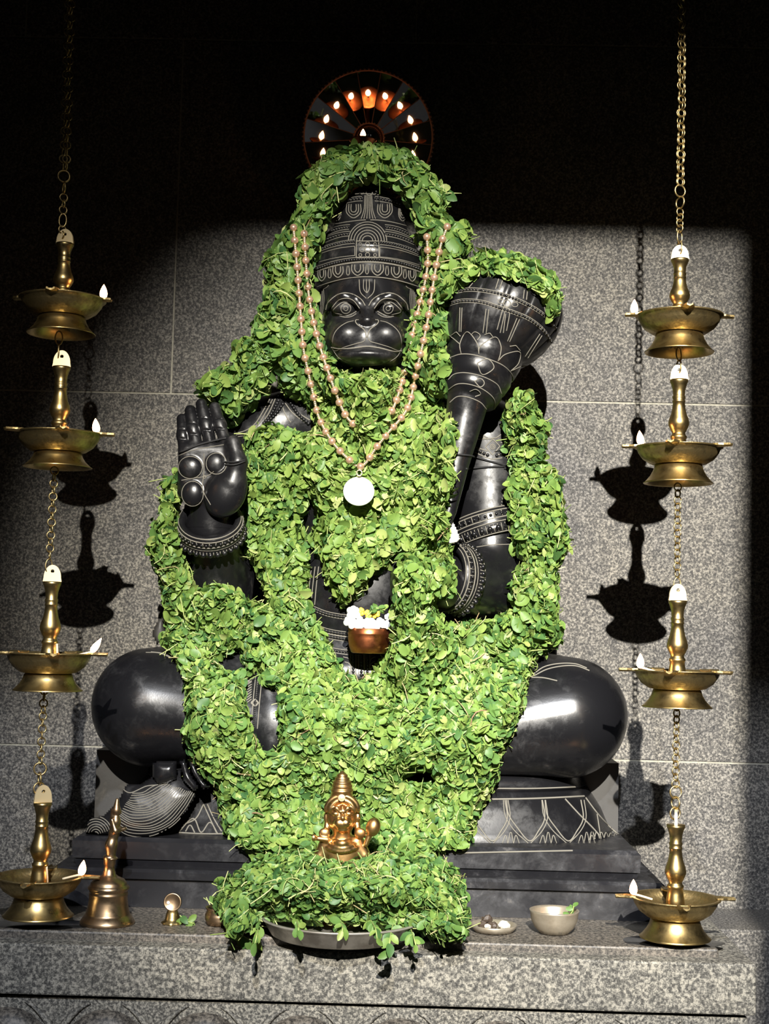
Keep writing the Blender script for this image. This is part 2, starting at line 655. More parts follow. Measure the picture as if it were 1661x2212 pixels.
def to_bvh(verts, faces):
    """add world-space geometry to what the garlands rest on"""
    global STAT_N
    STAT_V.append(np.asarray(verts, float))
    STAT_F.extend([tuple(int(i) + STAT_N for i in f) for f in faces])
    STAT_N += len(verts)


def rebuild():
    global BVH
    BVH = BVHTree.FromPolygons([tuple(v) for v in np.concatenate(STAT_V)], STAT_F)


def hit(px, py, tree=None):
    """first surface on the line of sight of a pixel: (point, normal) or None"""
    d = nrm(P(px, py, 1.0) - CAM)
    r = (tree or BVH).ray_cast(Vector(CAM), Vector(d))
    if r[0] is None:
        return None
    return np.array(r[0]), np.array(r[1])


def on_surface(pts, tree=None, step=3.0):
    """pixel polyline -> runs of world points lying on the carved surface"""
    pts = np.asarray(pts, float)
    n = max(2, int(path_len(pts) / step) + 1)
    s = np.concatenate([[0], np.cumsum(np.linalg.norm(np.diff(pts, axis=0), axis=1))])
    u = np.linspace(0, s[-1], n)
    q = np.stack([np.interp(u, s, pts[:, k]) for k in range(2)], -1)
    runs, cur = [], []
    for a in q:
        h = hit(a[0], a[1], tree)
        if h is None or (cur and np.linalg.norm(h[0] - cur[-1]) > 0.03):
            if len(cur) > 1:
                runs.append(cur)
            cur = []
        if h is not None:
            cur.append(h[0])
    if len(cur) > 1:
        runs.append(cur)
    return runs


class Carver:
    """dust-filled carved lines and bead rows that follow a stone surface"""
    def __init__(self, org, scale, tree=None):
        self.o, self.s, self.tree = np.asarray(org, float), scale, tree
        self.lines, self.beads = MB(), MB()

    def px(self, pts):
        return self.o + np.asarray(pts, float) / self.s

    def line(self, pts, r=0.0011, curve=True):
        p = self.px(pts)
        if curve and len(p) > 2:
            p = smooth_path(p, max(6, int(path_len(p) / 3)))
        for run in on_surface(p, self.tree):
            run = np.array(run)
            if len(run) > 1:
                self.lines.add(*tube(run, r, 4, caps=False))
        return self

    def circle(self, c, r, rad=0.001, ry=None, a0=0, a1=360):
        t = np.radians(np.linspace(a0, a1, 20))
        return self.line([(c[0] + r * math.cos(a), c[1] - (ry or r) * math.sin(a)) for a in t], rad, False)

    def bead_row(self, pts, step, r, rails=None):
        p = self.px(pts)
        p = smooth_path(p, max(3, int(path_len(p) / step)))
        for a in p:
            h = hit(a[0], a[1], self.tree)
            if h is not None:
                self.beads.add(*ball(h[0] + h[1] * r * 0.45, r, 6, 4))
        self.line(pts, r * 0.6)
        if rails:
            q = np.asarray(pts, float)
            self.line(q + (0, rails)); self.line(q - (0, rails))
        return self

    def build(self, name, parent, bead_mat=None):
        if self.lines.n:
            self.lines.build(name + '_carving', M['carved'], parent)['kind'] = 'stuff'
        if self.beads.n:
            self.beads.build(name + '_beading', bead_mat or M['stone'], parent)['kind'] = 'stuff'

# ------------------------------------------------------------------ the black stone statue
statue = thing('stone_statue', 'seated black stone monkey-faced deity statue with raised palm and mace', 'statue', (0.0, 0.15, ZSLAB))

# base slabs of the statue
def moulded(name, x0, x1, y0, zs, m):
    """slab whose front, left and right edges follow a moulding profile zs = [(z, out)]"""
    V, F = [], []
    y1 = 0.40
    for z, o in zs:
        V += [(x0 - o, y1, z), (x0 - o, y0 - o, z), (x1 + o, y0 - o, z), (x1 + o, y1, z)]
    for i in range(len(zs) - 1):
        for j in range(4):
            k = (j + 1) % 4
            F.append((i * 4 + j, i * 4 + k, i * 4 + 4 + k, i * 4 + 4 + j))
    F.append((0, 3, 2, 1)); e = len(zs) * 4 - 4
    F.append((e, e + 1, e + 2, e + 3))
    to_bvh(V, F)
    return wob(name, V, F, m, statue, smooth=False)


zb = lambda py, Y: float(P(900, py, Y)[2])
X = lambda px, py, Y: float(P(px, py, Y)[0])
z_a, z_b, z_c = ZSLAB + 0.0004, zb(1893, -0.08), zb(1826, -0.05)
moulded('lower_plinth', X(128, 1900, -0.06), X(1420, 1930, -0.06), -0.075,
        [(z_a, 0.0), (z_b - 0.022, 0.0), (z_b - 0.020, 0.010), (z_b - 0.006, 0.012), (z_b, 0.006), (z_b, 0)], M['base_stone'])
moulded('upper_plinth', X(168, 1850, -0.04), X(1372, 1870, -0.04), -0.045,
        [(z_b - 0.002, 0.0), (z_b + 0.010, 0.006), (z_b + 0.014, -0.004), (z_c - 0.048, -0.002), (z_c - 0.044, 0.008), (z_c - 0.008, 0.010), (z_c, 0.0)], M['base_stone'])
# block behind the lotus seat
zt = float(P(1330, 1650, 0.2)[2])
sb = MB().box(((X(203, 1700, 0.2) + X(1338, 1700, 0.2)) / 2, 0.31, (z_c + zt) / 2), (X(1338, 1700, 0.2) - X(203, 1700, 0.2), 0.19, zt - z_c))
to_bvh(sb.verts(), sb.f)
sb.build('back_block', M['grey_stone'], statue, smooth=False)

# lotus seat: flared, round-ended, petals turned down
def lotus():
    V, F = [], []
    xl, xr = X(230, 1820, 0.1), X(1342, 1820, 0.1)
    cx, yb = (xl + xr) / 2, 0.36
    prof = [(1836, 1.0), (1806, 1.0), (1800, 0.985), (1760, 0.955), (1715, 0.905), (1712, 0.89), (1706, 0.90), (1690, 0.885), (1678, 0.86), (1672, 0.80)]
    seg = 64
    for py, s in prof:
        z = zb(py, 0.0)
        a, b = (xr - xl) / 2 * s, 0.33 * (0.30 + 0.70 * s) + 0.03 * (s - 1)
        for j in range(seg + 1):
            t = PI + PI * j / seg
            c, sn = math.cos(t), math.sin(t)
            V.append((cx + a * math.copysign(abs(c) ** 0.62, c), yb + b * math.copysign(abs(sn) ** 0.5, sn) * (0.36 + 0.0) / 0.33, z))
    n = seg + 1
    for i in range(len(prof) - 1):
        for j in range(seg):
            F.append((i * n + j, i * n + j + 1, (i + 1) * n + j + 1, (i + 1) * n + j))
        F.append((i * n, (i + 1) * n, (i + 1) * n + seg, i * n + seg))
    F.append(tuple((len(prof) - 1) * n + j for j in range(n)))
    F.append(tuple(range(n))[::-1])
    to_bvh(V, F)
    o = wob('lotus_seat', V, F, M['stone'], statue)
    o.modifiers.new('split', 'EDGE_SPLIT').split_angle = math.radians(50)
    return o


lotus()

# ---- body
g = SDF((-0.66, -0.13, 1.14), (0.62, 0.40, 2.16), 0.0075)
def W(px, py, Y):
    return P(px, py, Y)
g.put(g.ell(W(795, 1000, 0.22), (0.23, 0.125, 0.21)), 0.03)
g.put(g.ell(W(782, 1280, 0.20), (0.165, 0.125, 0.20)), 0.04)
g.put(g.ell(W(775, 1460, 0.20), (0.27, 0.14, 0.10)), 0.04)
g.put(g.ell(W(565, 945, 0.2), (0.085, 0.085, 0.085)), 0.04)
g.put(g.ell(W(1050, 945, 0.2), (0.085, 0.085, 0.095)), 0.04)
for x in (600, 1000):
    g.put(g.cap(W(x, 915, 0.2), W(795, 870, 0.2), 0.07, 0.09), 0.03)
g.put(g.cap(W(795, 880, 0.2), W(795, 760, 0.18), 0.085, 0.08), 0.03)
# raised arm
g.put(g.cap(W(552, 960, 0.2), W(472, 1285, 0.16), 0.078, 0.07), 0.03)
g.put(g.cap(W(468, 1285, 0.14), W(456, 1140, 0.032), 0.078, 0.056), 0.02)
# arm with mace
g.put(g.cap(W(1052, 960, 0.2), W(1062, 1255, 0.15), 0.083, 0.082), 0.03)
g.put(g.cap(W(1062, 1262, 0.13), W(945, 1258, -0.01), 0.080, 0.052), 0.02)
g.put(g.ell(W(888, 1262, -0.045), (0.045, 0.04, 0.045)), 0.02)
for i in range(4):
    g.put(g.cap(W(872, 1235 + i * 17, -0.085), W(852, 1240 + i * 17, -0.03), 0.0115, 0.011), 0.005)
# crossed legs
g.put(g.cap(W(650, 1490, 0.2), W(322, 1523, 0.125), 0.125, 0.127), 0.03)
g.put(g.cap(W(905, 1490, 0.2), W(1230, 1545, 0.125), 0.13, 0.128), 0.03)
g.put(g.cap(W(335, 1535, 0.11), W(760, 1580, 0.02), 0.118, 0.06), 0.03)
g.put(g.cap(W(1215, 1560, 0.11), W(800, 1612, 0.02), 0.118, 0.06), 0.03)
g.put(g.cap(W(585, 1500, 0.03), W(588, 1610, 0.0), 0.036, 0.034), 0.02)
bv, bq = g.surface()
del g

# ---- head
h = SDF((-0.20, -0.09, 2.02), (0.14, 0.29, 2.40), 0.0024)
h.put(h.ell(W(796, 668, 0.155), (0.113, 0.13, 0.15)), 0.02)
h.put(h.ell(W(792, 745, 0.12), (0.104, 0.105, 0.082)), 0.03)
h.put(h.ell(W(793, 742, 0.045), (0.083, 0.068, 0.062)), 0.022)
h.put(h.ell(W(792, 735, 0.055), (0.09, 0.05, 0.06)), 0.02)
# nose bridge, brow ridges, eye sockets, eyes
h.put(h.cap(W(793, 632, 0.034), W(793, 690, 0.004), 0.013, 0.013), 0.018)
for sx in (-1, 1):
    cx = 793 + sx * 49
    h.cut(h.ell(W(cx, 668, 0.012), (0.037, 0.026, 0.024)), 0.014)
    pts = [W(793 + sx * 9, 668, 0.012), W(793 + sx * 24, 648, 0.016), W(793 + sx * 50, 640, 0.022), W(793 + sx * 74, 649, 0.040), W(793 + sx * 88, 668, 0.062)]
    h.put(h.chain(pts, [0.006, 0.0085, 0.009, 0.008, 0.006]), 0.01)
    h.put(h.ell(W(cx, 667, 0.042), (0.028, 0.024, 0.0155)), 0.004)
    h.put(h.ell(W(793 + sx * 40, 727, 0.008), (0.041, 0.038, 0.035)), 0.010)
h.put(h.ell(W(793, 693, -0.012), (0.015, 0.015, 0.011)), 0.006)
h.put(h.ell(W(793, 699, -0.008), (0.026, 0.012, 0.007)), 0.006)
h.cut(h.cap(W(793, 708, -0.034), W(793, 745, -0.040), 0.0045, 0.004), 0.004)
h.put(h.ell(W(793, 772, 0.008), (0.066, 0.052, 0.0185)), 0.006)
h.cut(h.chain([W(722, 758, 0.008), W(750, 754, -0.028), W(793, 751, -0.047), W(835, 754, -0.028), W(865, 759, 0.008)], [0.003] * 5), 0.004)
h.put(h.box(W(794, 622, 0.042), (0.015, 0.012, 0.022), 0.006), 0.004)
hv, hq = h.surface()
del h

# ---- raised hand, palm to the front
q = SDF((-0.50, -0.09, 1.70), (-0.26, 0.10, 2.10), 0.0024)
q.put(q.box(W(452, 1020, -0.015), (0.068, 0.024, 0.066), 0.022), 0.01)
q.put(q.cap(W(456, 1140, 0.030), W(454, 1060, 0.006), 0.056, 0.038), 0.014)
for (x0, y0, x1, y1, r) in ((398, 975, 393, 905, 0.0128), (425, 970, 411, 887, 0.0135), (456, 965, 435, 873, 0.0138), (486, 955, 464, 880, 0.0130)):
    q.put(q.chain([W(x0, y0, -0.022), W((x0 + x1) / 2, (y0 + y1) / 2, -0.010), W(x1, y1, 0.006)], [r, r, r * 0.92]), 0.0035)
    for f in (0.38, 0.68):
        c = W(x0 + (x1 - x0) * f, y0 + (y1 - y0) * f, -0.035 + 0.026 * f)
        q.cut(q.cap(c + (-0.012, 0, 0.001), c + (0.012, 0, -0.001), 0.0016, 0.0016), 0.001)
q.put(q.ell(W(488, 1065, -0.036), (0.043, 0.026, 0.056), Matrix.Rotation(math.radians(24), 3, 'Y')), 0.006)
q.put(q.chain([W(505, 1040, -0.034), W(514, 1000, -0.040), W(504, 955, -0.034)], [0.026, 0.0195, 0.0155]), 0.012)
for (x, y, rx, rz) in ((412, 1010, 0.025, 0.025), (466, 1002, 0.022, 0.024), (416, 1066, 0.024, 0.028)):
    q.put(q.ell(W(x, y, -0.037), (rx, 0.013, rz)), 0.003)
qv, qq = q.surface()
del q
body_v = np.concatenate([bv, hv, qv])
body_q = np.concatenate([bq, hq + len(bv), qq + len(bv) + len(hv)])
body = link('body', mesh_np('body', body_v - np.array(statue.location), body_q), M['stone'], statue)
to_bvh(body_v, body_q)
HEADT = BVHTree.FromPolygons([tuple(v) for v in hv], [tuple(map(int, f)) for f in hq])
HANDT = BVHTree.FromPolygons([tuple(v) for v in qv], [tuple(map(int, f)) for f in qq])
BODYT = BVHTree.FromPolygons([tuple(v) for v in bv], [tuple(map(int, f)) for f in bq])

# ---- crown: tall domed headdress
crown_axis = nrm(P(802, 390, 0.16) - P(793, 620, 0.15))
cr_o = P(795, 640, 0.15)
cs = S(0.12)
cr_prof = [(108, 4), (116, 10), (119, 25), (123, 44), (124, 53), (119, 56), (119, 77), (121, 81), (113, 88), (108, 100), (104, 113), (99, 124), (95, 132), (88, 140), (84, 146), (82, 152),
           (79, 170), (73, 188), (69, 198), (65, 206), (60, 212), (56, 222), (46, 228), (44, 236), (34, 242), (28, 250), (16, 258), (0, 263)]
cv, cf = lathe(cr_prof, 72, cr_o, crown_axis, True, cs)
to_bvh(cv, cf)
crown = wob('crown', cv, cf, M['stone'], statue)
CROWNT = BVHTree.FromPolygons([tuple(v) for v in cv], cf)

# ---- mace: handle, collars, lotus cup and fluted globe
mace_ax = nrm(P(1118, 600, 0.09) - P(985, 1100, -0.06))
rings = [(960, 1140, 8), (963, 1130, 13), (969, 1105, 17), (985, 1000, 29), (1000, 920, 39), (1009, 872, 45), (1012, 866, 50), (1013, 862, 62), (1018, 846, 68), (1022, 836, 66),
         (1023, 832, 72), (1029, 815, 77), (1033, 801, 75), (1034, 796, 82), (1042, 778, 85), (1048, 765, 83), (1050, 760, 92), (1060, 742, 106), (1071, 722, 116), (1082, 700, 122), (1090, 680, 123),
         (1097, 660, 121), (1105, 636, 111), (1112, 615, 94), (1120, 596, 66), (1126, 584, 36), (1129, 579, 4)]
mx, my, _ = frame(mace_ax)
seg = 168
mv, mf = [], []
th = np.arange(seg) * 2 * PI / seg
for i, (x, y, r) in enumerate(rings):
    Yc = -0.055 + (1140 - y) / 560 * 0.115
    rr = r * S(Yc) * np.ones(seg)
    if 742 >= y >= 596:
        rr = rr * (0.975 + 0.04 * np.abs(np.cos(th * 7)) ** 0.4)
    mv.append(P(x, y, Yc) + np.cos(th)[:, None] * mx * rr[:, None] + np.sin(th)[:, None] * my * rr[:, None])
for i in range(len(rings) - 1):
    for j in range(seg):
        k = (j + 1) % seg
        mf.append((i * seg + j, i * seg + k, (i + 1) * seg + k, (i + 1) * seg + j))
mf += [tuple(range(seg))[::-1], tuple((len(rings) - 1) * seg + j for j in range(seg))]
mv = np.concatenate(mv)
to_bvh(mv, mf)
mace = wob('mace', mv, mf, M['stone'], statue)
MACET = BVHTree.FromPolygons([tuple(v) for v in mv], mf)

# ---- bracelets and armlet
def bracelet(name, c, axis, R, hgt, flat=1.0):
    pr = [(R - 0.016, -hgt), (R - 0.004, -hgt), (R, -hgt * 0.8), (R + 0.003, -hgt * 0.35), (R - 0.001, -hgt * 0.2), (R + 0.002, 0), (R - 0.001, hgt * 0.25), (R + 0.001, hgt * 0.6), (R - 0.004, hgt), (R - 0.016, hgt)]
    v, f = lathe(pr, 48, c, axis, False, 1.0, flat)
    n = len(pr)
    f += [((n - 1) * 48 + j, (n - 1) * 48 + (j + 1) % 48, (j + 1) % 48, j) for j in range(48)]
    to_bvh(v, f)
    o = wob(name, v, f, M['stone'], statue)
    x, y, a = frame(axis)
    if abs(a[2]) > 0.9999:
        x, y = np.array([1.0, 0, 0]), np.array([0, 1.0, 0])
    bd, ln = MB(), MB()
    for hh, rr, m, br in ((hgt * 0.42, R + 0.001, 44, 0.0036), (-hgt * 0.6, R + 0.0025, 30, 0.0062)):
        for j in range(m):
            t = 2 * PI * j / m
            bd.add(*ball(np.asarray(c) + a * hh + (x * math.cos(t) + y * math.sin(t)) * rr, br, 6, 4))
    for hh, rr in ((hgt * 0.95, R - 0.004), (hgt * 0.14, R + 0.0005), (-hgt * 0.14, R), (-hgt * 0.95, R - 0.003), (hgt * 0.7, R)):
        t = np.arange(40) * 2 * PI / 40
        ln.add(*tube(np.asarray(c) + a * hh + np.cos(t)[:, None] * x * rr + np.sin(t)[:, None] * y * rr, 0.0016, 4, True))
    for j in range(64):
        t = 2 * PI * j / 64
        d_ = x * math.cos(t) + y * math.sin(t)
        ln.add(*tube([np.asarray(c) - a * hgt * 0.9 + d_ * (R - 0.0005), np.asarray(c) - a * hgt * 0.3 + d_ * (R + 0.0028)], 0.0011, 4))
        if j % 2:
            ln.add(*tube([np.asarray(c) + a * hgt * 0.22 + d_ * (R + 0.0004), np.asarray(c) + a * hgt * 0.65 + d_ * (R + 0.0006)], 0.0012, 4))
    bd.build('bracelet_beading', M['stone'], o)['kind'] = 'stuff'
    ln.build('bracelet_groove', M['carved'], o)['kind'] = 'stuff'
    return o


fa = nrm(P(456, 1120, 0.0) - P(468, 1285, 0.14))
bracelet('bracelet', P(455, 1140, 0.012), nrm(fa + np.array([0, -0.1, 0])), 0.0715, 0.026)
fb = nrm(P(935, 1255, -0.02) - P(1062, 1262, 0.13))
bracelet('bracelet', P(984, 1250, 0.038), nrm(fb + np.array([-0.25, 0.1, 0.12])), 0.0745, 0.027)
arm_ax = nrm(P(1052, 960, 0.2) - P(1062, 1255, 0.15) + np.array([-0.09, 0, 0.05]))
bracelet('armlet', P(1058, 1142, 0.163), arm_ax, 0.0885, 0.030)
rebuild()

# ---- carved detail, traced on each surface
c2 = Carver((600, 380), 4.1525, HEADT)
for s in (-1, 1):
    mxx = lambda pts: [(800 + s * (x - 800), y) for x, y in pts]
    c2.line(mxx([(880, 1205), (930, 1150), (985, 1132), (1040, 1145), (1105, 1215), (1040, 1240), (985, 1252), (930, 1235), (880, 1205)]))
    c2.line(mxx([(865, 1190), (920, 1120), (985, 1098), (1060, 1120), (1125, 1200)]), 0.0013)
    c2.line(mxx([(895, 1235), (940, 1262), (1000, 1268), (1065, 1250)]))
    c2.circle(mxx([(990, 1190)])[0], 45, 0.0012); c2.circle(mxx([(990, 1190)])[0], 20, 0.0011)
    c2.line(mxx([(815, 1165), (850, 1110), (920, 1065), (1000, 1050), (1080, 1075), (1150, 1140), (1170, 1200)]), 0.0013)
    c2.line(mxx([(805, 1450), (815, 1400), (835, 1370), (890, 1330), (905, 1295), (870, 1290)]), 0.0014)
    c2.line(mxx([(812, 1455), (830, 1485), (900, 1505), (1000, 1535), (1095, 1570), (1110, 1500), (1095, 1420), (1050, 1360), (980, 1315), (920, 1300)]), 0.0011)
    c2.line(mxx([(870, 930), (860, 1040), (805, 1100)]), 0.0012)
    c2.line(mxx([(1130, 960), (1160, 1000), (1200, 1020)])); c2.line(mxx([(1190, 1250), (1210, 1330)]))
    for k in range(7):
        c2.line(mxx([(1190 + k * 12, 1000 + k * 6), (1185 + k * 14, 1120), (1200 + k * 9, 1240)]), 0.0008)
c2.line([(480, 1540), (560, 1550), (680, 1545), (800, 1530), (920, 1545), (1040, 1575), (1110, 1570)], 0.0016)
c2.line([(500, 1570), (560, 1640), (700, 1690), (820, 1700), (960, 1680), (1060, 1630), (1100, 1575)], 0.001)
for x in (770, 795, 820):
    c2.line([(x, 930), (x, 1015), (800, 1050)], 0.0011)
for k in range(26):
    x = 520 + k * 22
    yy = 1715 + 45 * math.sin(PI * k / 25)
    c2.line([(x, yy - 15), (x - 6 + (k % 3) * 5, yy + 38)], 0.0009)
c2.build('face', body)

c3 = Carver((600, 380), 4.1525, CROWNT)
def arc(x0, y0, xm, ym, x1, y1):
    t = np.linspace(0, 1, 15)[:, None]
    p0, pm, p1 = np.array([x0, y0]), np.array([xm, ym]), np.array([x1, y1])
    c = 2 * pm - (p0 + p1) / 2
    return (1 - t) ** 2 * p0 + 2 * t * (1 - t) * c + t ** 2 * p1
c3.line(arc(345, 1000, 800, 905, 1275, 1000), 0.0015)
c3.line(arc(300, 880, 800, 775, 1320, 880), 0.0013)
c3.bead_row(arc(300, 855, 800, 748, 1320, 855), 5.2, 0.0034, 20)
c3.line(arc(325, 790, 500, 740, 690, 716)); c3.line(arc(340, 720, 500, 660, 690, 632)); c3.line([(690, 632), (690, 716)])
c3.line(arc(915, 728, 1110, 755, 1310, 815)); c3.line(arc(915, 640, 1100, 668, 1290, 735)); c3.line([(915, 640), (915, 728)])
c3.bead_row(arc(385, 660, 540, 610, 690, 590), 5, 0.0032, 16); c3.bead_row(arc(915, 600, 1090, 630, 1255, 690), 5, 0.0032, 16)
for dy in (0, 60):
    c3.bead_row(arc(425 + dy * 0.2, 575 - dy, 540, 535 - dy, 640, 520 - dy), 5, 0.0026); c3.bead_row(arc(965, 520 - dy, 1090, 545 - dy, 1220 - dy * 0.3, 600 - dy), 5, 0.0026)
    c3.line(arc(425 + dy * 0.2, 600 - dy, 540, 555 - dy, 640, 540 - dy)); c3.line(arc(965, 540 - dy, 1090, 565 - dy, 1225 - dy * 0.3, 620 - dy))
    c3.line(arc(435 + dy * 0.2, 550 - dy, 540, 512 - dy, 650, 498 - dy)); c3.line(arc(960, 498 - dy, 1090, 522 - dy, 1210 - dy * 0.3, 575 - dy))
for r in (48, 72, 98, 124, 150, 172):
    c3.circle((805, 585), r, 0.0013, None, 0, 180)
c3.line([(705, 585), (905, 585), (908, 735), (703, 735), (705, 585)], 0.0014, False)
for x, y, r in ((805, 662, 24), (755, 660, 22), (858, 660, 22), (805, 612, 20), (805, 708, 20), (740, 612, 14), (872, 612, 14), (740, 710, 14), (872, 710, 14)):
    c3.circle((x, y), r, 0.001)
for x, w0, yo in ((395, 32, 55), (540, 44, 22), (715, 50, 4), (895, 50, 4), (1065, 44, 26), (1205, 32, 58)):
    for k, f in enumerate((1.0, 0.5)):
        c3.line([(x - w0 * f, 790 + yo), (x - w0 * f, 850 + yo - 12 * k), (x, 890 + yo - 26 * k), (x + w0 * f, 850 + yo - 12 * k), (x + w0 * f, 790 + yo)], 0.0015)
for x, yo in ((465, 36), (630, 10), (800, 0), (980, 12), (1140, 40)):
    c3.line([(x - 6, 795 + yo), (x - 14, 860 + yo), (x, 885 + yo), (x + 14, 860 + yo), (x + 6, 795 + yo)], 0.0012)
c3.bead_row(arc(545, 250, 660, 215, 760, 205), 5.5, 0.0036, 20); c3.bead_row(arc(870, 205, 1000, 225, 1130, 270), 5.5, 0.0036, 20)
for cx_, sg in ((680, 1), (960, 1), (1120, 1), (530, 1)):
    wv = 62 if cx_ in (680, 960) else 34
    yo = 0 if cx_ in (680, 960) else 30
    for k, f in enumerate((1.0, 0.68, 0.36)):
        c3.line([(cx_ - wv * f, 255 + yo), (cx_ - wv * f, 330 + yo - k * 8), (cx_, 378 + yo - k * 26), (cx_ + wv * f, 330 + yo - k * 8), (cx_ + wv * f, 255 + yo)], 0.0014)
for dx in (-38, -24, -8, 8, 24, 38):
    c3.line([(812 + dx * 0.8, 175), (812 + dx, 300), (812 + dx * 1.7, 385)], 0.0012)
c3.line(arc(480, 440, 640, 410, 790, 395), 0.0013); c3.line(arc(830, 395, 1000, 410, 1190, 460), 0.0013)
c3.line(arc(585, 190, 800, 160, 1120, 215), 0.0012); c3.line(arc(600, 130, 810, 105, 1100, 165), 0.0012)
c3.circle((820, 145), 30, 0.0013); c3.circle((750, 150), 20, 0.001, 14); c3.circle((890, 150), 20, 0.001, 14)
c3.bead_row(arc(650, 95, 830, 75, 1050, 120), 5, 0.0028)
c3.circle((820, 75), 26, 0.001)
c3.build('crown', crown)

c4 = Carver((920, 520), 4.424, MACET)
top = [(225, 515), (330, 478), (450, 468), (600, 486), (750, 522), (900, 578), (1050, 656), (1150, 730), (1240, 830)]
bot = [(165, 640), (280, 588), (400, 574), (550, 590), (700, 640), (850, 690), (1000, 756), (1130, 862), (1225, 1010)]
c4.bead_row(top, 6.4, 0.0031, 17); c4.bead_row(bot, 6.4, 0.0031, 17)
for a in ([(325, 640), (318, 870)], [(345, 640), (335, 870)], [(575, 650), (545, 880)], [(600, 655), (575, 890)], [(870, 740), (780, 960)], [(895, 750), (800, 965)],
          [(1090, 890), (950, 1105)], [(1110, 905), (975, 1120)], [(700, 350), (665, 460)], [(740, 355), (700, 470)], [(490, 350), (410, 450)], [(940, 470), (930, 555)], [(970, 480), (960, 565)], [(1130, 620), (1140, 680)],
          [(680, 850), (740, 640), (770, 640), (800, 680), (770, 860)], [(710, 880), (755, 680)], [(740, 880), (762, 700)],
          [(335, 1078), (325, 980), (395, 870), (490, 985), (505, 1080)], [(505, 1080), (520, 1010), (660, 920), (715, 1000), (712, 1080), (690, 1148)],
          [(690, 1148), (760, 1085), (895, 1062), (885, 1170), (812, 1245)], [(812, 1245), (900, 1205), (985, 1190)], [(325, 990), (225, 905)], [(240, 1130), (185, 1050)],
          [(235, 910), (290, 870), (330, 915)], [(430, 900), (470, 870), (520, 905), (490, 950)], [(560, 900), (610, 880), (640, 920)], [(800, 1010), (860, 1000), (900, 1050)],
          [(235, 1115), (330, 1085), (450, 1090), (600, 1132), (740, 1195), (820, 1275), (828, 1345), (790, 1440)],
          [(215, 1325), (270, 1275), (380, 1262), (540, 1297), (680, 1372), (722, 1460)], [(212, 1425), (300, 1370), (420, 1374), (550, 1424), (650, 1512), (655, 1610)],
          [(228, 1545), (300, 1490), (400, 1495), (520, 1545), (578, 1612)], [(490, 1170), (590, 1130), (650, 1215), (540, 1280), (490, 1170)], [(465, 1345), (520, 1315), (560, 1360), (520, 1400), (465, 1345)],
          [(420, 1440), (480, 1420), (525, 1465), (470, 1490)]):
    c4.line(a, 0.0013, len(a) > 3)
c4.circle((775, 600), 34, 0.0012); c4.circle((720, 580), 36, 0.001, 20); c4.circle((850, 610), 30, 0.001, 22)
c4.build('mace', mace)

c5 = Carver((880, 900), 4.1525, BODYT)
for a in ([(620, 200), (720, 200), (800, 190), (880, 130), (900, 60)], [(640, 150), (720, 190)], [(640, 175), (720, 205)], [(830, 215), (900, 195)], [(835, 235), (910, 215)], [(600, 270), (720, 310)], [(830, 300), (910, 280)],
          [(700, 270), (765, 200), (830, 265), (765, 345), (700, 270)], [(600, 320), (690, 360), (760, 385), (850, 370)]):
    c5.line(a, 0.0014, False)
c5.circle((765, 270), 22, 0.0012); c5.circle((765, 270), 10, 0.0012)
c5.bead_row([(600, 275), (660, 315), (720, 345)], 6, 0.004); c5.bead_row([(800, 350), (860, 325), (910, 310)], 6, 0.004)
c5.bead_row([(880, 640), (850, 740), (840, 860)], 6, 0.003)
c5.line([(620, 1170), (760, 1150), (930, 1145)])
c6 = Carver((320, 780), 4.1525, BODYT)
for a in ([(780, 650), (880, 620), (960, 560), (1030, 450), (1090, 340)], [(790, 665), (900, 640), (985, 570), (1060, 450), (1115, 345)], [(800, 680), (910, 655), (1000, 590), (1080, 470), (1140, 340)],
          [(1060, 560), (1120, 500), (1200, 400)], [(1230, 380), (1300, 470), (1420, 560)], [(1260, 370), (1340, 460), (1450, 530)], [(1200, 400), (1240, 500), (1280, 550)]):
    c6.line(a, 0.0015)
for a in ([(1040, 560), (1110, 470), (1170, 360)], [(1080, 540), (1150, 470), (1210, 390)], [(1280, 380), (1350, 480), (1440, 560)]):
    c6.bead_row(a, 5.5, 0.0045, None)
c7 = Carver((620, 1120), 4.6139, BODYT)
for y in (930, 1100, 1150, 1280):
    a = [(270, y - 30), (400, y + 20), (560, y + 50), (700, y + 60), (860, y + 40)]
    c7.bead_row(a, 6, 0.0034, 22)
for x in (180, 215, 250, 285):
    c7.line([(x + 30, 480), (x + 10, 640), (x - 10, 860)], 0.0014)
for x in (660, 740, 800):
    c7.bead_row([(x, 1340), (x, 1560)], 5.5, 0.0036)
    c7.line([(x - 25, 1340), (x - 25, 1560)]); c7.line([(x + 25, 1340), (x + 25, 1560)])
for k in range(4):
    c7.line([(560 + k * 15, 1380 + k * 50), (620, 1400 + k * 45), (650, 1460 + k * 35)]); c7.line([(880 - k * 5, 1380 + k * 45), (840, 1400 + k * 45), (820, 1460 + k * 35)])
c8 = Carver((440, 1380), 6.388, BODYT)
for x in (690, 780):
    c8.line([(x + 25, 530), (x - 10, 880), (x - 40, 1240)], 0.0014)
c8.bead_row([(750, 540), (715, 880), (690, 1230)], 4.2, 0.0022)
c8.line([(655, 885), (710, 835), (755, 885), (710, 935), (655, 885)], 0.0026, False)
for k in range(9):
    c8.line([(500 + k * 6, 560 + k * 38), (580, 600 + k * 36), (660, 560 + k * 34)], 0.0014)
for r in (20, 50, 80, 105):
    c8.circle((590, 500), r, 0.0013)
c9 = Carver((960, 1360), 3.611, BODYT)
for a in ([(690, 350), (780, 290), (900, 265), (1020, 268), (1110, 300)], [(700, 360), (800, 310), (920, 285), (1030, 285), (1130, 320)], [(620, 375), (760, 375), (880, 400)]):
    c9.line(a, 0.0016)
ca = Carver((160, 1300), 3.611, BODYT)
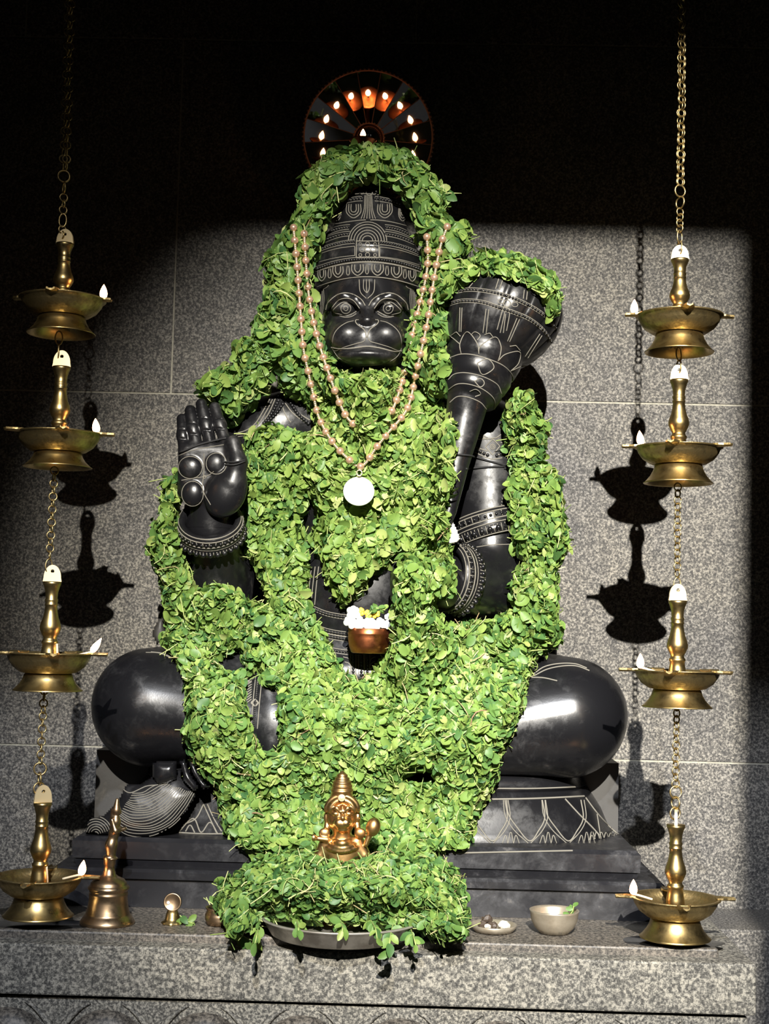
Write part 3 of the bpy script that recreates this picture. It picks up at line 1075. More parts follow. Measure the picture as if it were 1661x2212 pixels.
for a in ([(560, 395), (660, 400), (760, 440), (830, 490)], [(600, 390), (700, 405), (800, 460)]):
    ca.line(a, 0.0012)
for i, c in enumerate((c5, c6, c7, c8, c9, ca)):
    c.build(('arm', 'shoulder', 'belly', 'leg', 'thigh', 'thigh')[i], body)

# lotus petals carved on the seat
cb = Carver((960, 1360), 3.611)
for xo, xt in ((0, 0), (292, 292), (592, 592)):
    x = 372 + xo
    cb.line([(x - 180, 1330), (x - 165, 1440), (x - 100, 1540), (x, 1650), (x + 70, 1570), (x + 118, 1470), (x + 100, 1330)], 0.0017)
    cb.line([(x - 205, 1330), (x - 190, 1450), (x - 125, 1560), (x - 10, 1668)], 0.0013)
    cb.line([(x + 10, 1665), (x + 95, 1575), (x + 140, 1470), (x + 125, 1330)], 0.0013)
    for k in (-1, 0, 1):
        cb.line([(x + 145 + k * 45 - 22, 1670), (x + 145 + k * 40, 1600 - 25 * (k == 0)), (x + 145 + k * 45 + 22, 1670)], 0.0012)
cb.line([(940, 1320), (1050, 1440), (1150, 1540), (1220, 1620)], 0.002); cb.line([(1100, 1310), (1190, 1430), (1290, 1540), (1360, 1600)], 0.002); cb.line([(1190, 1440), (1220, 1630)], 0.0018)
cb.line([(380, 1240), (700, 1240), (1020, 1228)], 0.0018); cb.line([(300, 1325), (700, 1318), (1090, 1300)], 0.0022)
for k in range(6):
    cb.line([(1130 + k * 38, 1640 - k * 5), (1150 + k * 36, 1570 + k * 3), (1175 + k * 34, 1632 - k * 5)], 0.0014)
cb.line([(60, 1745), (500, 1735), (1000, 1725)], 0.002)
cb.build('lotus', statue)
cc = Carver((160, 1300), 3.611)
for a in ([(1010, 1580), (950, 1690), (850, 1740)], [(1010, 1580), (1060, 1690), (1110, 1800)], [(1040, 1580), (1090, 1690), (1150, 1790)], [(820, 1790), (930, 1690), (990, 1800), (1060, 1720), (1120, 1810)], [(870, 1790), (905, 1740), (940, 1800)],
          [(820, 1800), (1000, 1810), (1180, 1810)]):
    cc.line(a, 0.0018)
cc.build('lotus', statue)

# ------------------------------------------------------------------ leaf garlands
def leaf_template(curl, fold, wave, width):
    """one leaf, unit length: stalk at the origin, tip at +y, upper side +z"""
    t = np.array([0.0, 0.14, 0.38, 0.68, 0.91, 1.0])
    wd = np.array([0.03, 0.20, 0.31, 0.31, 0.17, 0.02]) * width
    V = []
    for i in range(6):
        z = -curl * t[i] ** 2 + wave * math.sin(t[i] * 6)
        for s in (-1, 0, 1):
            V.append((s * wd[i], t[i], z + fold * abs(s) * wd[i]))
    F = []
    for i in range(5):
        for s in range(2):
            a = i * 3 + s
            F.append((a, a + 1, a + 4, a + 3))
    return np.array(V), np.array(F)


LEAF_T = [leaf_template(*a) for a in ((0.10, 0.25, 0.02, 1.0), (0.35, 0.45, 0.0, 1.0), (-0.18, 0.35, 0.03, 1.1), (0.22, -0.25, 0.03, 0.9), (0.5, 0.3, -0.03, 1.05), (0.05, 0.6, 0.02, 0.85))]
LEAF_ME = []
for k, (lv, lf) in enumerate(LEAF_T):
    for tint in (0.12, 0.34, 0.52, 0.7, 0.9):
        me = mesh('leaf', lv, lf)
        me.attributes.new('tint', 'FLOAT', 'POINT').data.foreach_set('value', np.full(len(lv), tint, np.float32))
        me.materials.append(M['leaf'])
        LEAF_ME.append(me)


def inside(poly, x, y):
    poly = np.asarray(poly, float)
    c = np.zeros(x.shape, bool)
    j = len(poly) - 1
    for i in range(len(poly)):
        xi, yi = poly[i]; xj_, yj = poly[j]
        m = ((yi > y) != (yj > y)) & (x < (xj_ - xi) * (y - yi) / (yj - yi + 1e-12) + xi)
        c ^= m
        j = i
    return c


def edge_dist(polys, x, y):
    d = np.full(x.shape, 1e9)
    for poly in polys:
        p = np.asarray(poly, float)
        for a, b in zip(p, np.roll(p, -1, 0)):
            ab = b - a
            t = np.clip(((x - a[0]) * ab[0] + (y - a[1]) * ab[1]) / (ab @ ab + 1e-9), 0, 1)
            d = np.minimum(d, np.hypot(x - a[0] - t * ab[0], y - a[1] - t * ab[1]))
    return d


CORES = []


def blur(a, n):
    for _ in range(n):
        p = np.pad(a, 1, mode='edge')
        a = (p[:-2, 1:-1] + p[2:, 1:-1] + p[1:-1, :-2] + p[1:-1, 2:] + 2 * a) / 6
    return a


def garland(name, label, cat, polys, holes=(), thick=0.05, grow=26, size=(0.014, 0.033), dens=30.0, ymax=0.30, lift=0.0, tint=(0.45, 0.22), stems=0.05, n_obj=300,
            down=0.8, fixed=None, add_core=True, skip=None, soft=10, drape=0.45, stem_len=(0.025, 0.065)):
    """a rope of leafy sprigs resting on what lies behind it; outline given where it hangs"""
    step = 7.0
    allp = np.concatenate([np.asarray(p, float) for p in polys])
    x0, y0 = allp.min(0) - 14; x1, y1 = allp.max(0) + 14
    gx, gy = np.arange(x0, x1, step), np.arange(y0, y1, step)
    GX, GY = np.meshgrid(gx, gy, indexing='ij')
    ins = np.zeros(GX.shape, bool)
    for p in polys:
        ins |= inside(p, GX, GY)
    for p in holes:
        ins &= ~inside(p, GX, GY)
    near = ins.copy()
    for _ in range(3):
        q = np.pad(near, 1)
        near = q[:-2, 1:-1] | q[2:, 1:-1] | q[1:-1, :-2] | q[1:-1, 2:] | near
    Yg = np.full(GX.shape, np.nan)
    if fixed is not None:
        Yg[near] = fixed(GX[near], GY[near])
    else:
        for i, j in np.argwhere(near):
            r = hit(GX[i, j], GY[i, j])
            if r is not None and r[0][1] < ymax and not (skip and skip(GX[i, j], GY[i, j], r[0][1])):
                Yg[i, j] = r[0][1]
        known = ~np.isnan(Yg)
        F = np.where(known, Yg, np.nanmean(Yg))
        for _ in range(160):
            B = blur(F, 1)
            F = np.where(known, F, B)
        for j in range(1, F.shape[1]):                      # a hanging rope does not tuck back under what it falls from
            F[:, j] = np.minimum(F[:, j], F[:, j - 1] + step * drape * S(0.0))
        Yg = np.minimum(blur(F, soft), F + 0.004) - lift
    ed = np.where(ins, edge_dist(list(polys) + list(holes), GX, GY), 0)
    prof = np.sqrt(np.clip(1 - (1 - np.clip(ed / grow, 0, 1)) ** 2, 0, 1))
    front = blur(np.where(np.isnan(Yg), 0.2, Yg), 1) - thick * prof
    c_px = np.array([GX[ins].mean(), GY[ins].max()])
    base = P(c_px[0], c_px[1], float(np.nanmedian(Yg[ins])))
    root = thing(name, label, cat, base)
    # inside of the rope, coloured near black for the shade between leaves
    idx = -np.ones(GX.shape, int)
    core_m = ins & (ed > 5)
    idx[core_m] = np.arange(core_m.sum())
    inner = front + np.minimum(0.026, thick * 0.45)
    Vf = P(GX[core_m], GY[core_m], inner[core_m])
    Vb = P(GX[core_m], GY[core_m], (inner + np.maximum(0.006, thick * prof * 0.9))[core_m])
    n = len(Vf)
    Fc = []
    a = idx[:-1, :-1]; b = idx[1:, :-1]; c = idx[1:, 1:]; d = idx[:-1, 1:]
    ok = (a >= 0) & (b >= 0) & (c >= 0) & (d >= 0)
    quads = np.stack([a[ok], d[ok], c[ok], b[ok]], -1)
    edges = {}
    for qd in quads:
        for u, v in zip(qd, np.roll(qd, -1)):
            edges[(u, v)] = 1
    side = [(v, u, u + n, v + n) for (u, v) in edges if (v, u) not in edges]
    Fq = np.concatenate([quads, quads[:, ::-1] + n, np.array(side, int).reshape(-1, 4)])
    Vc = np.concatenate([Vf, Vb])
    co = link('shade_core', mesh_np('shade_core', Vc - np.array(root.location), Fq), M['core'], root)
    co['kind'] = 'stuff'
    if add_core:
        to_bvh(Vc, Fq)
    # sample the leaves
    area = ins.sum() * step * step
    N = int(area / dens)
    cells = np.argwhere(ins)
    pick = cells[RNG.integers(0, len(cells), N)]
    fx = pick[:, 0] + RNG.uniform(-0.5, 0.5, N); fy = pick[:, 1] + RNG.uniform(-0.5, 0.5, N)
    def samp(A):
        i = np.clip(np.floor(fx).astype(int), 0, A.shape[0] - 2); j = np.clip(np.floor(fy).astype(int), 0, A.shape[1] - 2)
        u, v = fx - i, fy - j
        return A[i, j] * (1 - u) * (1 - v) + A[i + 1, j] * u * (1 - v) + A[i, j + 1] * (1 - u) * v + A[i + 1, j + 1] * u * v
    px, py = x0 + fx * step, y0 + fy * step
    u = RNG.uniform(0, 1, N)
    Yl = samp(front) + (1 - u) * 0.030 - u * 0.016
    pos = P(px, py, Yl)
    gxx, gyy = np.gradient(front, step)
    dYdx, dYdz = samp(gxx) / S(0.0), -samp(gyy) / S(0.0)
    nor = nrm(np.stack([dYdx, -np.ones(N), dYdz], -1))
    nor = nrm(nor + RNG.normal(0, 0.55, (N, 3)))
    dr = RNG.normal(0, 1, (N, 3)) * 0.75 + np.array([0, -0.15, -1.0]) * down
    dr = nrm(dr - nor * (dr * nor).sum(1, keepdims=True))
    sd = np.cross(dr, nor)
    L = RNG.uniform(0, 1, N) ** 1.3 * (size[1] - size[0]) + size[0]
    tn = np.clip(RNG.normal(tint[0], tint[1], N), 0, 1)
    R = np.stack([sd, dr, nor], -1)                     # columns
    pos = pos - dr * (L * 0.45)[:, None]
    kind = RNG.integers(0, len(LEAF_T), N)
    order = np.argsort(-(u + L / size[1] * 0.9))
    big = order[:min(n_obj, N)]
    rest = np.ones(N, bool); rest[big] = False
    for i in big:
        me = LEAF_ME[kind[i] * 5 + min(4, int(tn[i] * 5))]
        o = bpy.data.objects.new('leaf', me)
        COL.objects.link(o)
        o.parent = root
        m4 = np.eye(4)
        m4[:3, :3] = R[i] * L[i] * 1.08
        m4[:3, 3] = pos[i] - np.array(root.location)
        o.matrix_local = Matrix(m4.tolist())
    V, Q, T, off = [], [], [], 0
    for k, (lv, lf) in enumerate(LEAF_T):
        s = rest & (kind == k)
        m = int(s.sum())
        if not m:
            continue
        v = np.einsum('nij,vj->nvi', R[s] * L[s][:, None, None], lv) + pos[s][:, None]
        V.append(v.reshape(-1, 3))
        Q.append((lf[None] + (np.arange(m) * len(lv))[:, None, None]).reshape(-1, 4) + off)
        T.append(np.repeat(tn[s], len(lv)))
        off += m * len(lv)
    me = mesh_np('small_leaves', np.concatenate(V) - np.array(root.location), np.concatenate(Q))
    me.attributes.new('tint', 'FLOAT', 'POINT').data.foreach_set('value', np.concatenate(T).astype(np.float32))
    link('small_leaves', me, M['leaf'], root)['kind'] = 'stuff'
    # bare stalks
    ns = int(N * stems)
    if ns:
        sel = RNG.integers(0, N, ns)
        V, Q, T, off = [], [], [], 0
        tri = np.arange(3) * 2 * PI / 3
        for i in sel:
            ln = RNG.uniform(*stem_len)
            d0 = nrm(dr[i] + RNG.normal(0, 0.6, 3))
            bend = RNG.normal(0, 0.8, 3)
            tt = np.linspace(-0.5, 0.5, 5)[:, None]
            cpts = P(px[i], py[i], Yl[i] - 0.004) + d0 * tt * ln + bend * ln * (tt ** 2 - 0.12)
            xx, yy, _ = frame(d0)
            rad = RNG.uniform(0.0008, 0.0016)
            V.append((cpts[:, None] + (np.cos(tri)[:, None] * xx + np.sin(tri)[:, None] * yy)[None] * rad).reshape(-1, 3))
            for a_ in range(4):
                for b_ in range(3):
                    e = (b_ + 1) % 3
                    Q.append((off + a_ * 3 + b_, off + a_ * 3 + e, off + a_ * 3 + 3 + e, off + a_ * 3 + 3 + b_))
            T.append(np.full(15, RNG.uniform(0, 1)))
            off += 15
        me = mesh_np('bare_stems', np.concatenate(V) - np.array(root.location), Q)
        me.attributes.new('tint', 'FLOAT', 'POINT').data.foreach_set('value', np.concatenate(T).astype(np.float32))
        link('bare_stems', me, M['stem'], root)['kind'] = 'stuff'
    return root


# long outer garland: down both sides of the arms, across the lap and to the foot of the seat
OUTER = [
    [(385, 1008), (352, 1045), (346, 1090), (320, 1155), (324, 1215), (345, 1245), (350, 1295), (362, 1345), (350, 1385), (375, 1425), (395, 1450), (402, 1500), (405, 1550), (395, 1582), (408, 1625), (432, 1662), (462, 1695), (472, 1740), (490, 1795), (525, 1835),
     (560, 1850), (700, 1860), (850, 1850), (950, 1840), (985, 1832), (1010, 1830), (1040, 1742), (1066, 1700), (1082, 1622), (1112, 1580), (1130, 1520), (1136, 1480), (1156, 1420), (1192, 1398), (1214, 1378), (1202, 1300), (1206, 1232), (1230, 1168), (1216, 1100), (1216, 1042), (1176, 1000), (1182, 920), (1160, 880), (1150, 842), (1112, 848),
     (1084, 900), (1096, 962), (1102, 1010), (1092, 1060), (1102, 1122), (1112, 1192), (1132, 1212), (1100, 1262), (1106, 1320), (1062, 1340), (960, 1350), (900, 1420), (840, 1480), (790, 1500), (740, 1480), (680, 1420), (600, 1330), (570, 1312), (532, 1292), (480, 1262), (422, 1272), (402, 1212), (392, 1180), (384, 1100)]]
OUTER_H = [[(530, 1462), (556, 1440), (566, 1470), (600, 1490), (602, 1560), (604, 1620), (572, 1630), (556, 1600), (540, 1570), (528, 1520)],
           [(466, 1420), (520, 1400), (524, 1440), (505, 1455), (470, 1440)], [(875, 1672), (930, 1665), (940, 1690), (880, 1690)]]
garland('leaf_garland', 'longest green leaf garland hanging outside both arms and heaped over the lap', 'garland', OUTER, OUTER_H, thick=0.062, grow=34, dens=17, lift=0.0, tint=(0.48, 0.25), stems=0.06, soft=24, skip=lambda x, y, Y: y < 1300 and Y < 0.045)
rebuild()
INNER = [[(548, 922), (590, 914), (636, 934), (695, 940), (692, 1000), (662, 1080), (652, 1130), (666, 1200), (662, 1272), (682, 1340), (712, 1395), (735, 1440), (770, 1470), (800, 1462), (824, 1430), (846, 1388), (850, 1320), (856, 1262), (862, 1200), (900, 1120), (962, 1085), (966, 1140), (972, 1190), (986, 1240), (976, 1288), (942, 1292), (936, 1320),
          (962, 1346), (985, 1400), (960, 1480), (880, 1560), (780, 1600), (680, 1560), (600, 1470), (590, 1330), (576, 1292), (560, 1232), (532, 1202), (526, 1150), (532, 1092), (536, 1040), (522, 1000), (530, 950)]]
garland('leaf_garland', 'inner green leaf garland passing both sides of the copper pot', 'garland', INNER, (), thick=0.05, grow=30, dens=17, tint=(0.5, 0.2), stems=0.055, soft=20, skip=lambda x, y, Y: x < 560 and y < 1220 and Y < 0.04)
rebuild()
CHEST = [[(690, 800), (760, 808), (862, 803), (900, 840), (955, 870), (986, 930), (976, 990), (982, 1050), (962, 1092), (962, 1150), (900, 1190), (850, 1200), (838, 1222), (802, 1240), (775, 1282), (742, 1312), (715, 1275), (694, 1205), (672, 1160), (690, 1110), (668, 1060), (645, 990), (640, 950), (690, 925), (664, 872), (665, 840)]]
garland('leaf_garland', 'broad green leaf garland on the chest under the bead necklaces', 'garland', CHEST, (), thick=0.055, grow=36, dens=17, tint=(0.58, 0.2), stems=0.05, size=(0.015, 0.034), soft=20)
rebuild()
CROWNP = [[(655, 378), (690, 350), (720, 330), (760, 314), (800, 310), (850, 318), (895, 335), (922, 370), (950, 395), (966, 420), (962, 460), (975, 480), (1005, 480), (1020, 515), (1010, 548), (1000, 562), (990, 592), (966, 612), (960, 700), (966, 790), (958, 850), (930, 862),
           (880, 800), (878, 740), (890, 690), (908, 640), (918, 590), (912, 550), (900, 500), (890, 450), (868, 415), (845, 398), (800, 390), (758, 402), (735, 430), (710, 470), (693, 520), (674, 570), (674, 630), (690, 690), (700, 750), (722, 800), (760, 815), (760, 850), (660, 868), (622, 850), (606, 830),
           (598, 785), (586, 800), (570, 850), (535, 885), (505, 922), (480, 895), (455, 870), (425, 848), (430, 825), (470, 800), (505, 785), (510, 740), (545, 730), (550, 690), (572, 650), (575, 600), (580, 550), (605, 515), (628, 480), (648, 420)]]
garland('leaf_garland', 'green leaf garland arched over the crown and down beside the face', 'garland', CROWNP, (), thick=0.05, grow=30, dens=18, tint=(0.42, 0.22), stems=0.05, size=(0.016, 0.040), ymax=0.34, soft=20, skip=lambda x, y, Y: x < 560 and Y < 0.05)
MACEP = [[(945, 632), (985, 590), (1010, 560), (1050, 540), (1080, 545), (1120, 552), (1165, 572), (1195, 602), (1207, 640), (1210, 685), (1192, 688), (1182, 655), (1160, 622), (1120, 602), (1080, 590), (1040, 590), (1000, 610), (960, 645)]]
garland('leaf_garland', 'short green leaf garland laid over the round mace head', 'garland', MACEP, (), thick=0.025, grow=20, dens=15, tint=(0.42, 0.2), stems=0.06, size=(0.018, 0.036), ymax=0.3, soft=8)
rebuild()

# ------------------------------------------------------------------ hanging brass oil lamps
LY = -0.27
LS = S(LY)
HORZ = 'hanging brass oil lamps'


def flame_mesh(hgt=0.030, r=0.0078, lean=0.0):
    pr = [(0.0, 0.0), (0.55, 0.06), (0.92, 0.2), (1.0, 0.36), (0.86, 0.56), (0.55, 0.76), (0.22, 0.92), (0.0, 1.0)]
    v, f = lathe([(a * r, b * hgt) for a, b in pr], 14, caps=False)
    v[:, 0] += lean * (v[:, 2] / hgt) ** 1.4 * hgt
    return mesh('flame', v, f)


FLAME_ME = [flame_mesh(lean=a) for a in (0.0, 0.12, 0.55, -0.1)]
for me in FLAME_ME:
    me.materials.append(M['flame'])


def hook_plate(wd, hg, th):
    """arched plate with a hole, in the xz plane, foot at z = 0"""
    n = 20
    out = [(-wd, 0.0), (wd, 0.0)]
    for i in range(n + 1):
        t = PI * i / n
        out.append((wd * 0.93 * math.cos(t), hg * 0.22 + hg * 0.78 * math.sin(t)))
    hc, hr = (0, hg * 0.62), wd * 0.2
    m = len(out)
    V, F = [], []
    ang = [math.atan2(z - hc[1], x - hc[0]) for x, z in out]
    for y in (-th / 2, th / 2):
        V += [(x, y, z) for x, z in out]
        V += [(hc[0] + hr * math.cos(a), y, hc[1] + hr * math.sin(a)) for a in ang]
    for i in range(m):
        j = (i + 1) % m
        F += [(i, j, m + j, m + i), (2 * m + i, 3 * m + i, 3 * m + j, 2 * m + j), (i, 2 * m + i, 2 * m + j, j), (m + i, m + j, 3 * m + j, 3 * m + i)]
    return mesh('hook_plate', V, F, False)


def link_mesh(R, r, stretch=1.0):
    V, F = [], []
    a, b = 14, 6
    for i in range(a):
        t = 2 * PI * i / a
        for j in range(b):
            p = 2 * PI * j / b
            V.append(((R + r * math.cos(p)) * math.cos(t), r * math.sin(p), (R * stretch + r * math.cos(p)) * math.sin(t)))
    for i in range(a):
        for j in range(b):
            F.append((i * b + j, ((i + 1) % a) * b + j, ((i + 1) % a) * b + (j + 1) % b, i * b + (j + 1) % b))
    return mesh('link', V, F)


LINK_S = link_mesh(8.6 * LS, 1.7 * LS)
LINK_L = link_mesh(13.0 * LS, 2.1 * LS)
LINK_LONG = link_mesh(8.0 * LS, 1.7 * LS, 1.9)


def make_lamp(label, ax, y_plate, y_pb, y_rim, y_db, y_base, n_sp, sp0, flame_px, plate_rot, flame_kind, tip, wick=None, group=HORZ):
    """the pixel rows give the real heights of plate, rim, dish bottom and foot at the lamp's own distance"""
    b = P(ax, y_base, LY)
    zr = lambda y: float(P(ax, y, LY)[2] - b[2])
    root = thing('hanging_lamp', label, 'oil lamp', b, group)
    z_p, z_pb, z_r, z_d = zr(y_plate), zr(y_pb), zr(y_rim), zr(y_db)
    u = LS
    H = z_pb - z_r
    sh = [(21, -0.16), (19, -0.02), (17, 0.06), (15.5, 0.13), (17.5, 0.145), (17.5, 0.175), (15, 0.19), (14, 0.22), (18, 0.27), (22, 0.33), (22.5, 0.37), (20.5, 0.43), (16.5, 0.50), (14, 0.58), (12.8, 0.66), (14, 0.67), (14, 0.69), (12.6, 0.70),
          (14.2, 0.735), (14.2, 0.75), (12.6, 0.765), (13.5, 0.85), (17, 0.93), (19.5, 0.965), (19.5, 1.0), (6, 1.002)]
    v, f = lathe([(r * u, z_r + h * H) for r, h in sh], 28)
    link('shaft', mesh('shaft', v, f), M['brass'], root)
    o = link('hook_plate', hook_plate(20 * u, z_p - z_pb, 6 * u), M['plate_brass'], root, (0, 0, z_pb))
    o.rotation_euler = (0, 0, plate_rot)
    dd = z_r - z_d
    di = [(46, -1.0), (60, -0.93), (76, -0.66), (86, -0.3), (90, -0.02), (95, 0.0), (95, 0.06), (88, 0.05), (84, -0.2), (72, -0.5), (50, -0.68), (12, -0.7)]
    v, f = lathe([(r * u, z_r + h * dd) for r, h in di], 48)
    dish = link('dish', mesh('dish', v, f), M['brass_dull'], root)
    fo = [(74, 0.0), (75, 0.03), (71, 0.1), (60, 0.42), (54, 0.7), (51, 0.98), (46, 1.04), (46, 0.96), (49, 0.66), (55, 0.4), (69, 0.05), (74, 0.0)]
    v, f = lathe([(r * u, h * z_d) for r, h in fo], 48, caps=False)
    link('foot', mesh('foot', v, f), M['brass'], root)
    # wick spouts around the rim
    sv = MB()
    prof = [(86, 15), (98, 14), (108, 9), (tip, 6.5)]
    V, F = [], []
    for r, hw in prof:
        V += [(r * u, -hw * u, 0.5 * u), (r * u, -hw * u, 4.5 * u), (r * u, -hw * 0.55 * u, 1.6 * u), (r * u, hw * 0.55 * u, 1.6 * u), (r * u, hw * u, 4.5 * u), (r * u, hw * u, 0.5 * u), (r * u, 0, -3.0 * u)]
    for i in range(len(prof) - 1):
        for j in range(7):
            k = (j + 1) % 7
            F.append((i * 7 + j, i * 7 + k, i * 7 + 7 + k, i * 7 + 7 + j))
    F += [tuple(range(7))[::-1], tuple(range(21, 28))]
    sp_me = mesh('spout', V, F, False)
    for i in range(n_sp):
        s = link('spout', sp_me, M['brass_dull'], dish, (0, 0, z_r))
        s.rotation_euler = (0, 0, sp0 + 2 * PI * i / n_sp)
    fx, fy = flame_px
    fp = P(fx, fy + 16, LY)
    loc = np.array([fp[0] - b[0], 0.0, z_r + 4 * u])
    fl = link('flame', FLAME_ME[flame_kind], None, root, loc)
    wd = -1 if loc[0] < 0 else 1
    wv, wf = tube(smooth_path([(loc[0] - wd * 40 * u, 0, z_r - 4 * u), (loc[0] - wd * 16 * u, 0, z_r + 2.5 * u), (loc[0], 0, z_r + 6 * u)], 8), 2.4 * u, 6)
    link('wick', mesh('wick', wv, wf), M['wick'], root)
    if wick:
        wv, wf = tube([(wick * u, -4 * u, z_r - dd * 0.5), (wick * 0.85 * u, -4 * u, z_r + 22 * u)], [3.5 * u, 2 * u], 6)
        link('spare_wick', mesh('spare_wick', wv, wf), M['wick'], root)
    return root


R_ = math.radians
make_lamp('top brass oil lamp of the hanging row right of the mace', 1467, 530, 560, 684, 722, 762, 4, R_(180), (1370, 668), 0.0, 0, 118)
make_lamp('second brass oil lamp down in the row right of the statue', 1465, 787, 820, 968, 1005, 1045, 5, R_(180), (1384, 955), 0.0, 3, 122)
make_lamp('third brass oil lamp down in the right row, level with the knee', 1462, 1261, 1297, 1450, 1490, 1528, 5, R_(180), (1383, 1425), R_(4), 0, 124)
make_lamp('lowest brass oil lamp on the right, close above the altar shelf', 1458, 1748, 1781, 1940, 1983, 2026, 4, R_(180), (1368, 1915), R_(80), 0, 126, -14)
make_lamp('top brass oil lamp of the hanging row left of the raised hand', 132, 495, 526, 648, 685, 722, 4, R_(0), (223, 636), R_(-6), 0, 108)
make_lamp('second brass oil lamp down in the row left of the raised hand', 124, 757, 792, 938, 978, 1010, 5, R_(0), (208, 920), R_(4), 3, 122, 12)
make_lamp('third brass oil lamp down in the left row, above the knee', 103, 1220, 1256, 1412, 1455, 1492, 5, R_(0), (200, 1397), R_(6), 2, 126, 20)
make_lamp('lowest brass oil lamp on the left, beside the bronze bell', 82, 1695, 1733, 1893, 1935, 1978, 4, R_(0), (176, 1872), R_(30), 1, 128, 18)


def chain(label, spec, group='brass lamp chains', rod=False):
    """spec: [(px0, py0, px1, py1, mesh, pitch)] runs of links"""
    p0 = P(spec[-1][2], spec[-1][3], LY)
    root = thing('lamp_chain', label, 'chain', p0, group)
    for (xa, ya, xb, yb, me, pitch) in spec:
        n = max(1, int(round(math.hypot(xb - xa, yb - ya) / pitch)))
        for i in range(n):
            t = (i + 0.5) / n
            o = link('link', me, M['chain'], root, P(xa + (xb - xa) * t, ya + (yb - ya) * t, LY) - p0)
            o.rotation_euler = (0, random.uniform(-0.15, 0.15), (PI / 2) * (i % 2) + random.uniform(0.25, 0.75))
    if rod:
        t = P(spec[0][0], spec[0][1], LY)
        v, f = tube([t - p0, np.array([t[0], t[1], CEIL]) - p0], 2.5 * LS, 6)
        link('ceiling_rod', mesh('ceiling_rod', v, f), M['chain'], root)
    return root


chain('doubled brass chain holding the left lamp row from above', [(149, -30, 136, 366, LINK_S, 15), (155, -30, 143, 366, LINK_S, 15), (138, 368, 138, 418, LINK_L, 22), (138, 420, 136, 460, LINK_S, 13), (136, 462, 135, 490, LINK_LONG, 28), (135, 490, 134, 514, LINK_S, 13)], rod=True)
chain('doubled brass chain holding the right lamp row from above', [(1473, -30, 1468, 400, LINK_S, 15), (1477, -30, 1471, 400, LINK_S, 15), (1469, 400, 1469, 450, LINK_L, 22), (1469, 452, 1468, 500, LINK_S, 13), (1468, 500, 1468, 547, LINK_LONG, 24)], rod=True)
chain('short brass link between the upper two left lamps', [(128, 715, 125, 776, LINK_LONG, 26)])
chain('short brass link between the upper two right lamps', [(1466, 752, 1466, 806, LINK_LONG, 24)])
chain('brass chain between the second and third left lamps', [(118, 1010, 107, 1205, LINK_S, 14), (106, 1205, 105, 1240, LINK_LONG, 24)])
chain('brass chain between the second and third right lamps', [(1464, 1045, 1463, 1245, LINK_S, 14), (1463, 1245, 1462, 1280, LINK_LONG, 24)])
chain('brass chain between the third and lowest left lamps', [(96, 1485, 87, 1650, LINK_S, 14), (87, 1650, 84, 1714, LINK_L, 22)])
chain('brass chain between the third and lowest right lamps', [(1462, 1520, 1459, 1700, LINK_S, 14), (1460, 1700, 1458, 1768, LINK_L, 23)])

# ------------------------------------------------------------------ mirror wheel behind the crown
HY = 0.315
hc = P(795, 297, HY)
halo = thing('mirror_wheel', 'round faceted mirror wheel with toothed rim behind the crown', 'mirror', (hc[0], WALL_Y - 0.01, hc[2] - 0.16))
tilt = R_(16)                                   # leans down towards the worshipper
h_ax = np.array([0, -math.cos(tilt), -math.sin(tilt)])
hx = np.array([1.0, 0, 0]); hy = np.cross(hx, h_ax); hy = hy if hy[2] > 0 else -hy
hs = S(HY)
NP_ = 17
R0, R1, ALPHA = 33 * hs, 143 * hs, R_(22.5)
dep = (R1 - R0) * math.tan(ALPHA)
def hp(a, r, out):
    return hc + (hx * math.sin(a) + hy * math.cos(a)) * r + h_ax * out
for i in range(NP_):
    a0, a1 = 2 * PI * (i - 0.5 + 0.02) / NP_, 2 * PI * (i + 0.5 - 0.02) / NP_
    f_ = [hp(a0, R0, -dep), hp(a1, R0, -dep), hp(a1, R1, 0.0), hp(a0, R1, 0.0)]
    bk = [p - h_ax * 0.004 for p in f_]
    wob('mirror_panel', f_ + bk, [(0, 1, 2, 3), (7, 6, 5, 4), (0, 4, 5, 1), (1, 5, 6, 2), (2, 6, 7, 3), (3, 7, 4, 0)], M['mirror'], halo, False)
    am = 2 * PI * (i + 0.5) / NP_
    v, f = tube([hp(am, R0, -dep + 0.0005), hp(am, R1, 0.0005)], 0.0011, 4)
    wob('seam', v, f, M['rim'], halo)
def toothed(name, R, out, n, tr, r_in):
    mb = MB()
    t = np.arange(64) * 2 * PI / 64
    mb.add(*tube(np.array([hp(a, R, out) for a in t]), r_in, 5, True))
    for k in range(n):
        mb.add(*ball(hp(2 * PI * k / n, R + tr * 0.6, out), tr, 6, 4))
    return mb.build(name, M['rim'], halo)
toothed('outer_rim', R1, 0.001, 96, 0.0034, 0.0028)
toothed('inner_rim', R0, -dep + 0.001, 34, 0.0028, 0.0015)
v, f = lathe([(0.0, 0.0), (R0, 0.0), (R0, -0.004), (0.0, -0.004)], 34, hc - h_ax * (dep - 0.0005), h_ax, False)
wob('hub_mirror', v, f, M['mirror'], halo)
v, f = tube([hc - h_ax * (dep + 0.004), np.array([hc[0], WALL_Y, hc[2]])], 0.012, 10)
wob('wall_bracket', v, f, M['rim'], halo)
